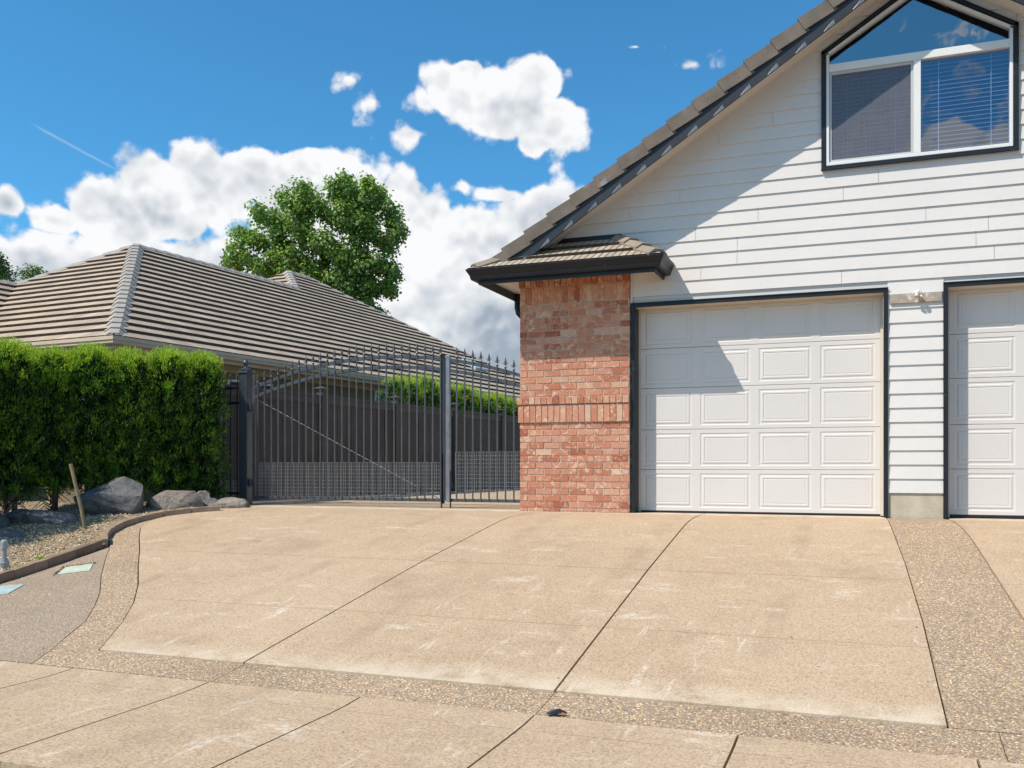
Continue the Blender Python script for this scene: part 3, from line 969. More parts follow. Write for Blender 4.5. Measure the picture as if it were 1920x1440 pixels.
# --- garage doors
def door_section(x0, x1, z0, z1, y):
    """one raised panel section: frame with four embossed panels"""
    mb = MB()
    W_ = x1 - x0
    ms, pw = .070, .588
    gp_ = (W_ - 2 * ms - 4 * pw) / 3
    pz0 = z0 + .046; pz1 = z1 - .046
    xs = [x0]
    for i in range(4):
        a = x0 + ms + i * (pw + gp_)
        xs += [a, a + pw]
    xs.append(x1)
    # flat field
    def quad(a, b, c, d): mb.add([(a, y, c), (b, y, c), (b, y, d), (a, y, d)], [(0, 1, 2, 3)])
    quad(x0, x1, z0 + .004, pz0); quad(x0, x1, pz1, z1 - .004)
    for i in range(0, len(xs) - 1, 2): quad(xs[i], xs[i + 1], pz0, pz1)
    prof = [(0, 0), (.009, .0052), (.022, .0052), (.036, -.0006), (.052, -.0006), (.056, .004), (.060, .004), (.068, .0018)]
    for i in range(4):
        a, b = xs[1 + 2 * i], xs[2 + 2 * i]
        prev = None
        for o_, dep in prof:
            ring = [(a + o_, y + dep, pz0 + o_), (b - o_, y + dep, pz0 + o_), (b - o_, y + dep, pz1 - o_), (a + o_, y + dep, pz1 - o_)]
            if prev:
                mb.add(prev + ring, [(0, 1, 5, 4), (1, 2, 6, 5), (2, 3, 7, 6), (3, 0, 4, 7)])
            prev = ring
        mb.add(prev, [(0, 1, 2, 3)])
    # rounded lips and edges
    mb.add([(x0, y + .006, z1), (x1, y + .006, z1), (x1, y, z1 - .004), (x0, y, z1 - .004)], [(3, 2, 1, 0)])
    mb.add([(x0, y + .006, z0), (x1, y + .006, z0), (x1, y, z0 + .004), (x0, y, z0 + .004)], [(0, 1, 2, 3)])
    mb.box(x0, x1, y + .012, y + .045, z0, z1)
    return mb


M_DOOR = plain('painted steel door', (0.655, 0.615, 0.58), 0.42, 0.02, 1.5, spec=0.35, bmp=0.0006, bscale=50)
ZS = [.022, .525, 1.012, 1.520, 2.005, 2.515]


def garage_door(x0, x1, label, dz=0.0):
    root = MB()
    # bottom rubber seal doubles as the root mesh
    root.box(x0, x1, .205, .24, -.004 + dz, .024 + dz)
    d = root.build('garage_door', M_RUBBER, H)
    d['label'] = label
    for i in range(5):
        s = door_section(x0, x1, ZS[i] + .0015 + dz, ZS[i + 1] - .0015 + dz, .2)
        s.build('door_section', M_DOOR, d)
    return d


garage_door(-.043, 2.747, 'white panelled garage door partly shaded by the small roof')
garage_door(3.428, 6.218, 'white panelled garage door cut off by the frame', .012)


def door_trim(xa, xb, zt, label):
    # black metal casing, jamb returns (left one black for its shade) and cream stop strip
    t = MB()
    t.box(xa - .047, xa + .0, -.034, .001, 0.0, zt + .045)
    t.box(xb, xb + .047, -.034, .001, 0.0, zt + .045)
    t.box(xa, xb, -.034, .001, zt - .002, zt + .045)
    t.box(xa - .051, xb + .051, -.046, -.034, zt + .040, zt + .049)
    t.box(xa - .012, xa + .003, .001, .197, 0.0, zt)          # left jamb return, its shade given as black
    o = t.build('door_casing', M_BLACK, H, bevel=.003)
    c = MB()
    c.box(xb - .003, xb + .012, .001, .197, 0.01, zt)
    c.box(xa, xb, .001, .197, zt + .0, zt + .012)
    c.box(xa + .003, xa + .030, .178, .196, .01, zt); c.box(xb - .030, xb - .003, .178, .196, .01, zt)
    c.box(xa + .030, xb - .030, .178, .196, zt - .028, zt)
    c.build('door_stop', M_CREAM, o)
    h = MB()
    for k in range(7):
        zz = .25 + k * .36
        h.lathe([(0, .006), (.004, .005)], c=(xa - .02, -.0, 0), n=8)
    return o


door_trim(-.036, 2.764, 2.49, None)
door_trim(3.412, 6.21, 2.505, None)

# --- brick pier (every brick modelled)
bk = MB()
bt = MB()
PX0, PX1, PY = -1.503, -.090, -.06
rb = random.Random(3)


def brick(x0, x1, z0, z1, y=PY, depth=.05, tone=None):
    t = rb.random() if tone is None else tone
    j = lambda s=.0022: rb.uniform(-s, s)
    c = (min(1, max(0, t)), rb.random(), rb.random())
    y = y + rb.uniform(-.002, .002)
    vs = [(x0 + j(), y + j(.0012), z0 + j()), (x1 + j(), y + j(.0012), z0 + j()), (x1, y + depth, z0), (x0, y + depth, z0),
          (x0 + j(), y + j(.0012), z1 + j()), (x1 + j(), y + j(.0012), z1 + j()), (x1, y + depth, z1), (x0, y + depth, z1)]
    bk.add(vs, [(0, 3, 2, 1), (4, 5, 6, 7), (0, 1, 5, 4), (1, 2, 6, 5), (2, 3, 7, 6), (3, 0, 4, 7)], c)


def courses(z0, z1, n, start, lean=0.0):
    h = (z1 - z0) / n
    P_ = .2165
    for i in range(n):
        x = PX0 + (0 if (i + start) % 2 else -.108)
        while x < PX1 - .01:
            a = max(PX0, x); b = min(PX1, x + P_ - .0115)
            if b - a > .03:
                brick(a, b, z0 + i * h + .0055, z0 + (i + 1) * h - .0055, tone=rb.gauss(.40 + lean, .23))
            x += P_
        # returns on the left side of the corner
        for kx in range(3):
            pass


def soldiers(z0, z1, n, proud, ext=0.0, lean=0.0):
    a0, a1 = PX0 - ext, PX1 + min(ext, .0)
    wv = (a1 - a0) / n
    for i in range(n):
        brick(a0 + i * wv + .0045, a0 + (i + 1) * wv - .0045, z0 + .0045, z1 - .0045, y=PY - proud, depth=.05 + proud, tone=rb.gauss(.5 + lean, .22))


courses(-.035, 1.108, 14, 0, .05)
soldiers(1.108, 1.332, 18, .022, .02, .15)
soldiers(1.334, 1.432, 18, .036, .034, -.05)
courses(1.434, 2.588, 14, 1, 0.0)
soldiers(2.590, 2.805, 18, .0, .0, -.1)
soldiers(2.807, 2.897, 18, .014, .014, -.35)
bo = bk.build('brick_facing', M_BRICK, H, bevel=.0028)
mo = MB()
mo.box(PX0 + .006, PX1 - .006, PY + .009, .0, -.05, 2.895)
mo.box(PX0 - .012, PX1 - .004, PY - .008, PY + .015, 1.112, 1.330)
mo.box(PX0 - .026, PX1 - .004, PY - .022, PY + .015, 1.338, 1.428)
mo.build('mortar', M_MORTAR, H)

# --- roofs
def roof_plane(mb, butt, P0, u, wv, poly, expo=.35, lift=.050, rows=None):
    """tile courses over a roof plane. poly is given in plane coordinates (along eave, up slope)."""
    u = Vector(u).normalized(); wv = Vector(wv).normalized()
    n = u.cross(wv)
    if n.z < 0: n = -n
    P0 = Vector(P0)
    top = max(p[1] for p in poly)
    k = 0
    while k * expo < top:
        a, b = k * expo, min((k + 1) * expo, top)
        q = clip(clip(poly, 1, a, False), 1, b, True)
        if len(q) >= 3:
            def P(pt, extra=0.0):
                f = 1 - (pt[1] - a) / expo
                return P0 + u * pt[0] + wv * pt[1] + n * (lift * f + extra)
            vs = [P(pt) for pt in q]
            uvs = [(pt[0], pt[1]) for pt in q]
            nn = (vs[1] - vs[0]).cross(vs[2] - vs[0])
            idx = list(range(len(q)))
            if nn.dot(n) < 0: idx.reverse(); uvs = uvs[::-1]
            mb.add(vs, [tuple(idx)], uvs=[uvs])
            # butt edge along the lower side, shade put into its dark colour
            low = sorted([pt for pt in q if abs(pt[1] - a) < 1e-6], key=lambda t: t[0])
            if len(low) >= 2:
                l0, l1 = low[0], low[-1]
                nseg = max(1, int((l1[0] - l0[0]) / .33))
                for s_ in range(nseg):
                    xa = l0[0] + (l1[0] - l0[0]) * s_ / nseg; xb = l0[0] + (l1[0] - l0[0]) * (s_ + 1) / nseg
                    p0 = P0 + u * xa + wv * a; p1 = P0 + u * xb + wv * a
                    dl = .004 * math.sin(s_ * 12.9 + k * 7.7)
                    mb.add([p0, p1, p1 + n * lift - wv * (.002 + dl * 0), p0 + n * lift - wv * .002], [(0, 1, 2, 3)], mi=1)
        k += 1


def caps(mb, P, Q, width=.30, drop=.09, step=.30, thick=.035, nrm=(0, 0, 1)):
    """overlapping inverted V caps from low point P to high point Q"""
    P = Vector(P); Q = Vector(Q)
    d = Q - P; L = d.length; d.normalize()
    r = d.cross(Vector(nrm)).normalized(); up = r.cross(d).normalized()
    n = max(1, int(round(L / step)))
    st = L / n
    for i in range(n):
        a = P + d * (i * st); b = P + d * ((i + 1) * st + .03)
        lo = .030; hi = .004
        vs = []
        for c, e in ((a, lo), (b, hi)):
            for s_, dd in ((-1, -drop), (-.42, -.018), (.42, -.018), (1, -drop)):
                vs.append(c + r * (s_ * width / 2) + up * (dd + e + thick))
            for s_, dd in ((1, -drop), (.42, -.018), (-.42, -.018), (-1, -drop)):
                vs.append(c + r * (s_ * width / 2 * .97) + up * (dd + e))
        f = [(i_, i_ + 1, i_ + 9, i_ + 8) for i_ in range(7)] + [(7, 0, 8, 15), (0, 7, 6, 1), (1, 6, 5, 2), (2, 5, 4, 3), (8, 9, 14, 15), (9, 10, 13, 14), (10, 11, 12, 13)]
        mb.add(vs, f)


def gutter(path, prof, closed=False):
    """extrude a profile (outward, z) along a plan path; outward is to the right of travel"""
    mb = MB()
    pts = [Vector(p) for p in path]
    rings = []
    for i, p in enumerate(pts):
        dirs = []
        if i > 0: dirs.append((pts[i] - pts[i - 1]))
        if i < len(pts) - 1: dirs.append((pts[i + 1] - pts[i]))
        ns = []
        for d in dirs:
            d = Vector((d.x, d.y, 0)).normalized()
            ns.append(Vector((d.y, -d.x, 0)))
        m_ = sum(ns, Vector((0, 0, 0)))
        m_ = m_ / m_.dot(ns[0])
        rings.append([p + m_ * o + Vector((0, 0, z_)) for o, z_ in prof])
    n = len(prof)
    for r_ in rings:
        mb.v += [tuple(q) for q in r_]
    for i in range(len(rings) - 1):
        for k in range(n):
            a = i * n + k; b = i * n + (k + 1) % n
            mb.f.append((a, b, b + n, a + n)); mb.c.append(None)
    mb.f.append(tuple(range(n))); mb.c.append(None)
    mb.f.append(tuple((len(rings) - 1) * n + k for k in range(n - 1, -1, -1))); mb.c.append(None)
    return mb


KPROF = [(0, 0), (.062, 0), (.072, .018), (.078, .05), (.108, .10), (.118, .118), (.118, .128), (.104, .128), (.102, .118), (.07, .06), (.06, .012), (.006, .012), (.006, .125), (0, .125)]

cs = math.cos(math.atan(SL)); sn = math.sin(math.atan(SL))
rt = MB(); rbt = MB()
Lsl = (RX - EX) / cs
roof_plane(rt, rbt, (EX, -.40, EZ - .03), (0, 1, 0), (cs, 0, sn), [(0, 0), (12.6, 0), (12.6, Lsl), (0, Lsl)])
roof_plane(rt, rbt, (2 * RX - EX, -.40, EZ - .03), (0, 1, 0), (-cs, 0, sn), [(0, 0), (12.6, 0), (12.6, Lsl), (0, Lsl)])
mr = rt.build('roof', [M_TILE2, M_BUTT], H)
# underside / soffit slab of the gable overhang
sf = MB()
T = .215                                        # depth of fascia below tile line
for sgn in (-1, 1):
    def X(t): return RX + sgn * t
    h0 = RZ - .222; 
    half = RX - EX
    a0, a1 = 0.0, half - .47
    for (ya, yb) in ((-.40, .02),):
        zt = lambda t: h0 - SL * t
        sf.add([(X(a0), ya, zt(a0)), (X(a1), ya, zt(a1)), (X(a1), yb, zt(a1)), (X(a0), yb, zt(a0)),
                (X(a0), ya, zt(a0) - .012), (X(a1), ya, zt(a1) - .012), (X(a1), yb, zt(a1) - .012), (X(a0), yb, zt(a0) - .012)],
               [(0, 1, 2, 3), (7, 6, 5, 4), (0, 4, 5, 1), (3, 2, 6, 7)])
sf.build('gable_soffit', M_SOFFIT, H)
fa = MB(); rk = MB(); fl = MB()
for sgn in (-1, 1):
    half = RX - EX - .45
    hrk = RX - EX - .14
    z_ = lambda t, o: RZ - SL * t + o
    X = lambda t: RX + sgn * t
    # black barge board
    for (y0, y1, o0, o1) in ((-.425, -.402, -.325, -.03),):
        vs = [(X(0), y0, z_(0, o0)), (X(half), y0, z_(half, o0)), (X(half), y0, z_(half, o1)), (X(0), y0, z_(0, o1)),
              (X(0), y1, z_(0, o0)), (X(half), y1, z_(half, o0)), (X(half), y1, z_(half, o1)), (X(0), y1, z_(0, o1))]
        fa.add(vs, [(0, 1, 2, 3), (7, 6, 5, 4), (0, 4, 5, 1), (3, 2, 6, 7), (1, 5, 6, 2)])
    # rake tiles: an L-shaped piece per course, each lapping the one below
    L = hrk / cs
    st = .345
    n = int(L / st)
    dvec = Vector((sgn * cs, 0, -sn)); up = Vector((sgn * sn, 0, cs))
    for i in range(n + 1):
        a = i * st; b = min((i + 1) * st + .035, L + .02)
        if a > L - .05: break
        lo = .036                                   # lower end stands proud
        A = Vector((RX, 0, RZ - .01)) + dvec * a; B = Vector((RX, 0, RZ - .01)) + dvec * b
        ya, yb = -.440, -.458
        vs = [A + Vector((0, ya, 0)) + up * .004, B + Vector((0, yb, 0)) + up * lo,
              B + Vector((0, yb, 0)) + up * (lo - .155), A + Vector((0, ya, 0)) + up * (.004 - .155),
              A + Vector((0, -.27, 0)) + up * .004, B + Vector((0, -.27, 0)) + up * lo,
              A + Vector((0, ya + .022, 0)) + up * (-.151), B + Vector((0, yb + .022, 0)) + up * (lo - .155),
              B + Vector((0, yb + .022, 0)) + up * (lo - .028), B + Vector((0, -.27, 0)) + up * (lo - .028)]
        rk.add(vs, [(0, 1, 2, 3), (4, 5, 1, 0), (3, 2, 7, 6), (1, 5, 9, 8), (1, 8, 7, 2)])
fa.build('barge_board', M_FASCIA, H)
rk.build('rake_tiles', M_RAKE, H)
for i in range(15):                                            # lead flashing tabs folded under each rake tile
    x = EX + .66 + .296 * i
    f_ = MB()
    zb = roof_z(x) - .325
    f_.add([(x - .085, -.4275, zb - SL * .085 + .004), (x + .030, -.4300, zb + SL * .030 + .004), (x + .012, -.4330, zb + SL * .03 + .045), (x - .085, -.4262, zb - SL * .085 + .010),
            (x - .085, -.418, zb - SL * .085 - .003), (x + .030, -.418, zb + SL * .03 - .003)], [(0, 1, 2, 3), (4, 5, 1, 0)])
    f_.build('flashing_tab', M_GALV, H)

# small hipped pent roof over the brick corner
p1 = MB(); p1b = MB()
py_e = -.62
wide = .42 - EX
riseL = .62 / cs
p1e = []
roof_plane(p1, None, (EX, py_e, EZ - .012), (1, 0, 0), (0, cs, sn), [(0, 0), (wide, 0), (wide - .62, riseL), (.62, riseL)], expo=.245, lift=.036)
roof_plane(p1, None, (.42, py_e, EZ - .012), (0, 1, 0), (-cs, 0, sn), [(0, 0), (.62, 0), (.62, riseL)], expo=.245, lift=.036)
roof_plane(p1, None, (EX, py_e, EZ - .012), (0, 1, 0), (cs, 0, sn), [(0, 0), (.24, 0), (.24, .24 / cs)], expo=.245, lift=.036)
# ribbed tiles for the pent: shallow flutes, groove shade put into the colour
mt, N, p, tc, out = mat_new('fluted pent tile')
uv = tc.outputs['UV']; s2 = N.n('ShaderNodeSeparateXYZ', ins={0: uv})
v = tc.outputs['Object']
fr = N.m('FRACT', N.m('DIVIDE', s2.outputs[0], .0825))
fr2 = N.m('FRACT', N.m('DIVIDE', s2.outputs[0], .33))
gr = N.m('MAXIMUM', N.smooth(fr, .12, .0), N.smooth(fr, .80, .95))
gt = N.m('MAXIMUM', N.smooth(fr2, .03, .0), N.smooth(fr2, .97, 1.0))
c = N.mix(N.smooth(N.noise(v, 7, 5, .65), .35, .65), (.33, .265, .19, 1), (.45, .375, .285, 1))
c = N.mix(N.m('MULTIPLY', gr, .8), c, (.12, .09, .065, 1))
c = N.mix(N.m('MULTIPLY', gt, .8), c, (.035, .025, .02, 1))
N.set(p, 'Base Color', c); N.set(p, 'Roughness', .9)
bump(N, N.m('SUBTRACT', 1.0, gr), .9, .012, p)
pr = p1.build('pent_roof', [mt, M_BUTT], H)
hc = MB()
caps(hc, (EX + .05, py_e + .05, EZ + .03), (EX + .58, py_e + .58, EZ + .37), .26, .075, .36)
hc.build('hip_cap', M_CAP2, pr)
hc = MB()
caps(hc, (.42 - .05, py_e + .05, EZ + .03), (.42 - .62, 0 - .02, EZ + .385), .26, .075, .30)
hc.build('hip_cap', M_CAP2, pr)
fl = MB(); fl.box(-1.35, -.2, -.035, -.012, 3.33, 3.395); fl.build('wall_flashing', M_BLACK, pr)
# path order gives outward to the outside of the eave
gut2 = gutter([(EX + .09, 12.0, EZ - .125), (EX + .09, -.53, EZ - .125), (.33, -.53, EZ - .125), (.33, -.004, EZ - .125)], KPROF)
go = gut2.build('gutter', M_BLACK, H, smooth=False)
fs_ = MB()
fs_.box(EX + .094, .326, -.526, -.503, 2.80, EZ - .012)
fs_.box(.302, .326, -.503, -.004, 2.80, EZ - .012)
fs_.box(EX + .094, EX + .118, -.503, 12, 2.80, EZ - .012)
fs_.build('fascia', M_FASCIA, H)
so = MB()
so.box(EX + .118, .302, -.503, -.0, 2.900, 2.915)
so.box(EX + .118, -1.5, .0, 12, 2.900, 2.915)
so.build('soffit', M_SOFFIT, H)
rl = MB(); rl.lathe([(0, .062), (-.006, .060), (-.008, .048), (.0, .044), (.012, .04)], c=(-.72, -.30, 2.899), n=28)
rl.build('recessed_light', M_LAMP, H, smooth=False)
ds = MB()
pts = [(EX + .13, .75, 2.90), (EX + .13, .75, 2.72), (EX + .145, .75, 2.64), (EX + .20, .75, 2.58), (EX + .30, .75, 2.55), (EX + .36, .75, 2.50), (EX + .39, .75, 2.42), (EX + .39, .75, .05)]
ds.tube(pts, .038, 12)
for i in range(9):
    ds.lathe([(0, .041), (.006, .041)], c=(EX + .13, .75, 2.70 + i * .02), n=12)
ds.build('downspout', M_BLACK, H, smooth=False)


# --- gable window
def wpart(name, boxes, mat, parent, bevel=.003):
    m_ = MB()
    for b_ in boxes: m_.box(*b_)
    return m_.build(name, mat, parent, bevel=bevel)


WZ = 5.24; WX0, WX1 = 2.112, 4.087; WP = WZ + .63 * (WX1 - WX0) / 2; WM = (WX0 + WX1) / 2


def head_bar(mb, off, wdt, y0, y1):
    """two sloping head members of the peaked window; off = inward offset from the outer edge"""
    for s_ in (-1, 1):
        x_out = WM + s_ * ((WX1 - WX0) / 2 - off)
        k_ = wdt * 1.18
        zt = WZ - off * .45
        zpk = WP - off * 1.18 - off * 0
        vs = []
        for y in (y0, y1):
            vs += [(x_out, y, zt), (WM, y, zpk), (WM, y, zpk - k_), (x_out, y, zt - k_ * .75)]
        f_ = [(0, 1, 2, 3), (7, 6, 5, 4), (0, 4, 5, 1), (3, 2, 6, 7)]
        mb.add(vs, f_)


wt_ = MB()
wt_.box(WX0, WX0 + .05, -.046, -.0, 3.90, WZ); wt_.box(WX1 - .05, WX1, -.046, -.0, 3.90, WZ)
wt_.box(WX0 + .05, WX1 - .05, -.046, -.0, 3.90, 3.944)
head_bar(wt_, 0, .05, -.046, 0.0)
wt_.box(WX0 - .004, WX1 + .004, -.056, -.046, 3.895, 3.912)
win = wt_.build('window', M_BLACK, H, bevel=.003)
win['label'] = 'peaked gable window with black casing, white frame and blinds'
x0, x1 = WX0 + .052, WX1 - .052
fr_ = MB()
fr_.box(x0, x0 + .032, -.038, .05, 3.946, WZ - .02); fr_.box(x1 - .032, x1, -.038, .05, 3.946, WZ - .02)
fr_.box(x0 + .032, x1 - .032, -.038, .05, 3.946, 3.985)
fr_.box(x0 + .032, x1 - .032, -.038, .05, 5.000, 5.085)
fr_.box(3.068, 3.142, -.034, .05, 3.985, 5.000)
head_bar(fr_, .055, .036, -.038, .05)
fr_.build('frame', M_VINYL, win, bevel=.004)
sa = MB()
M_SASH = plain('grey sash', (.50, .50, .49), .45, .05, 4)
a0, a1, b0, b1 = x0 + .034, 3.066, 3.987, 4.998
for q in ((a0, a0 + .024, b0, b1), (a1 - .024, a1, b0, b1), (a0 + .024, a1 - .024, b0, b0 + .024), (a0 + .024, a1 - .024, b1 - .03, b1)):
    sa.box(q[0], q[1], -.018, .02, q[2], q[3])
sa.build('sash', M_SASH, win, bevel=.002)
pn = MB(); pn.add([(a0 + .024, .022, b0 + .02), (a1 - .02, .022, b0 + .02), (a1 - .02, .022, b1 - .03), (a0 + .024, .022, b1 - .03)], [(0, 1, 2, 3)])
pn.build('pane', M_GLASS, win)
pn = MB(); pn.add([(3.14, .010, 3.98), (x1 - .03, .010, 3.98), (x1 - .03, .010, 5.0), (3.14, .010, 5.0)], [(0, 1, 2, 3)])
pn.build('pane', M_GLASS, win)
pn = MB(); pn.add([(x0 + .03, .010, 5.08), (x1 - .03, .010, 5.08), (x1 - .03, .010, WZ), (WM, .010, WP - .12), (x0 + .03, .010, WZ)], [(0, 1, 2, 3, 4)])
pn.build('pane', M_GLASSD, win)
sn_ = MB(); sn_.add([(a0 + .022, -.010, b0 + .022), (a1 - .022, -.010, b0 + .022), (a1 - .022, -.010, b1 - .028), (a0 + .022, -.010, b1 - .028)], [(0, 1, 2, 3)])
sn_.build('insect_screen', M_SCREEN, win)
rm = MB(); rm.box(x0, x1, .17, .19, 3.9, WP)  # dark sheet standing in for the unlit room behind the glass
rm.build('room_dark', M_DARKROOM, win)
for (xa, xb) in ((a0, a1), (3.13, x1 - .02)):
    bl = MB()
    zz = 3.985
    while zz < 5.0:
        # slats lean back, shaded by dark colour; lit lower lips are painted pale
        bl.add([(xa, .085, zz), (xb, .085, zz), (xb, .118, zz + .040), (xa, .118, zz + .040)], [(0, 1, 2, 3)])
        zz += .0465
    o_ = bl.build('blind', plain('slats', (.030, .034, .055), .5, .05, 2), win)
    lip = MB()
    zz = 3.985
    while zz < 5.0:
        lip.box(xa, xb, .079, .085, zz - .002, zz + .0042)
        zz += .0465
    lip.build('slat_lit_edge', M_BLIND, o_)
    for fx in (.22, .80):
        cd = MB()
        xx = xa + (xb - xa) * fx
        cd.box(xx - .0025, xx + .0025, .073, .077, 3.985, 5.0)
        cd.build('cord', M_BLINDCORD, o_)

# ------------------------------------------------------------------ neighbour's house
PH = R(-5)
NH = empty('house', (-9.326, 1.262, 0), PH, label='low tan house with a grey brown tiled hip roof behind the hedge', cat='house')
NZ = 2.747; A = 5.4; SP = .6; YH = 11.5; Bx = 1.5; RR = 1.0
cN = math.cos(math.atan(SP)); sN = math.sin(math.atan(SP))
A2 = A + Bx
YL = YH + Bx + RR + A2
nr = MB(); nb = MB()
Ls = A / cN; Ls2 = A2 / cN
# right slope (faces the driveway); plane coords: u = +y, w up towards -x
roof_plane(nr, nb, (0, 0, NZ), (0, 1, 0), (-cN, 0, sN), [(0, 0), (YL, 0), (YL - A2, Ls2), (YH + Bx, Ls2), (YH, Ls), (A, Ls)])
# front slope, trimmed at the valley of the left wing (ridge meets it 7.18 m left of the corner)
VX, VY = -7.18, 3.49
Lv = VY / cN
roof_plane(nr, nb, (0, 0, NZ), (1, 0, 0), (0, cN, sN), [(0, 0), (-A, Ls), (-2 * A + 3.3, 3.3 / cN), (VX, Lv), (VX + VY, 0)])
# small front slope of the taller rear wing
w0 = (YH - YH) / 1
roof_plane(nr, nb, (-A + A, YH - A, NZ), (1, 0, 0), (0, cN, sN), [(-A, Ls), (-A2, Ls2), (-2 * A2 + A, Ls)])
# rear and left slopes
roof_plane(nr, nb, (-2 * A, 0, NZ), (0, 1, 0), (cN, 0, sN), [(0, 0), (YH, 0), (YH, Ls), (A, Ls)])
roof_plane(nr, nb, (-2 * A2, 0, NZ), (0, 1, 0), (cN, 0, sN), [(YH + Bx - A2, 0), (YL, 0), (YL - A2, Ls2), (YH + Bx, Ls2)])
# left wing: ridge runs forward from the valley head at height VY*SP
VZ = VY * SP
Lw = VY / cN
roof_plane(nr, nb, (VX + VY, 0, NZ), (0, 1, 0), (-cN, 0, sN), [(0, 0), (VY, Lw), (-6, Lw), (-6, 0)])
roof_plane(nr, nb, (VX - VY, 0, NZ), (0, 1, 0), (cN, 0, sN), [(VY, 0), (VY, Lw), (-6, Lw), (-6, 0)])
nro = nr.build('roof', [M_TILE, M_BUTT], NH)


def cap_part(P, Q, **kw):
    m_ = MB(); caps(m_, P, Q, **kw); return m_.build('ridge_cap', M_CAP, nro)


cap_part((-.06, .06, NZ + .04), (-A, A, NZ + A * SP + .03), width=.36, drop=.11, step=.36)
cap_part((VX - .02, VY + .02, NZ + VZ + .02), (-A, A, NZ + A * SP + .02), width=.34, drop=.1, step=.42)
cap_part((-A, A, NZ + A * SP + .0), (-A, YH, NZ + A * SP + .0), width=.32, drop=.1, step=.4)
cap_part((-A, YH, NZ + A * SP + .0), (-A2, YH + Bx, NZ + A2 * SP + .02), width=.34, drop=.1, step=.33)
cap_part((-A2, YH + Bx, NZ + A2 * SP), (-A2, YH + Bx + RR, NZ + A2 * SP), width=.32, drop=.1, step=.33)
cap_part((-.02, YL - .02, NZ + .0), (-A2, YL - A2, NZ + A2 * SP), width=.32, drop=.1, step=.4)
cap_part((VX, -6, NZ + VZ), (VX, VY, NZ + VZ), width=.32, drop=.1, step=.4)
# valley metal
vm_ = MB()
vd = Vector((VY, -VY, -VZ)).normalized()
for s_ in (-1, 1):
    pass
a_ = Vector((VX, VY, NZ + VZ + .012)); b_ = Vector((VX + VY, 0, NZ + .012))
r_ = Vector((1, 1, 0)).normalized() * .10
vm_.add([a_ - r_ * .2, b_ - r_, b_ + r_, a_ + r_ * .2], [(0, 1, 2, 3)])
vm_.build('valley_flashing', plain('valley metal', (.10, .075, .065), .6, .2), nro)
KPROF2 = [(0, 0), (.085, 0), (.097, .018), (.098, .05), (.116, .068), (.118, .128), (.104, .128), (.10, .075), (.085, .055), (.08, .012), (.006, .012), (.006, .125), (0, .125)]
gn = gutter([(0, YL, NZ - .12), (0, 0, NZ - .12), (VX + VY, 0, NZ - .12), (VX + VY, -6, NZ - .12)][::-1], KPROF2)
gn.build('gutter', M_TAN, NH)
wn_ = MB()
wn_.box(-2 * A + .5, -.5, .5, YL - .5, -.1, NZ - .14)
wn_.box(VX - VY + .5, VX + VY - .5, -5.5, .5, -.1, NZ - .14)
wn_.build('wall', M_STUCCO, NH)
sn2 = MB()
sn2.box(-.5, -.02, .0, YL, NZ - .15, NZ - .13); sn2.box(-3.2, -.5, .02, .5, NZ - .15, NZ - .13)
sn2.box(-.03, -.004, -.0, YL, NZ - .19, NZ - .005); sn2.box(-3.6, -.03, -.0, .026, NZ - .19, NZ - .005)
sn2.box(-.52, -.495, .48, YL, NZ - .28, NZ - .15)
sn2.build('fascia', M_TAN, NH)


def nwin(y0, y1, z0, z1, label):
    f_ = MB(); x = -.495
    for q in ((y0, y0 + .05, z0, z1), (y1 - .05, y1, z0, z1), (y0 + .05, y1 - .05, z0, z0 + .05), (y0 + .05, y1 - .05, z1 - .05, z1), ((y0 + y1) / 2 - .02, (y0 + y1) / 2 + .02, z0 + .05, z1 - .05), (y0 + .05, (y0 + y1) / 2 - .02, (z0 + z1) / 2 - .012, (z0 + z1) / 2 + .012), ((y0 + y1) / 2 + .02, y1 - .05, (z0 + z1) / 2 - .012, (z0 + z1) / 2 + .012)):
        f_.box(x - .02, x + .03, q[0], q[1], q[2], q[3])
    o_ = f_.build('window', M_VINYL, NH); o_['label'] = label
    p_ = MB(); p_.add([(x + .008, y0 + .03, z0 + .03), (x + .008, y1 - .03, z0 + .03), (x + .008, y1 - .03, z1 - .03), (x + .008, y0 + .03, z1 - .03)], [(0, 1, 2, 3)])
    m, N, p, tc, out = mat_new('dark pane')
    N.set(p, 'Base Color', (.012, .014, .016, 1)); N.set(p, 'Roughness', .35); N.set(p, 'Specular IOR Level', .25)
    p_.build('pane', m, o_)


nwin(8.5, 9.6, NZ - 1.2, NZ - .27, 'small white framed window above the dark fence')
nwin(3.25, 4.6, NZ - 1.5, NZ - .42, 'white framed window behind the gate post')
sk = MB()
n_ = Vector((sN, 0, cN))
def rp(xx, yy, e=0): return Vector((xx, yy, NZ - SP * xx)) + n_ * e
q0 = [rp(-2.15, 16.0), rp(-2.15, 16.85), rp(-1.62, 16.85), rp(-1.62, 16.0)]
sk.add([q + n_ * .03 for q in q0] + [q + n_ * .12 for q in q0], [(0, 1, 2, 3), (7, 6, 5, 4), (0, 4, 5, 1), (1, 5, 6, 2), (2, 6, 7, 3), (3, 7, 4, 0)])
sk.build('skylight', plain('skylight glazing', (.50, .58, .62), .12, .05, 3, spec=.8), nro)

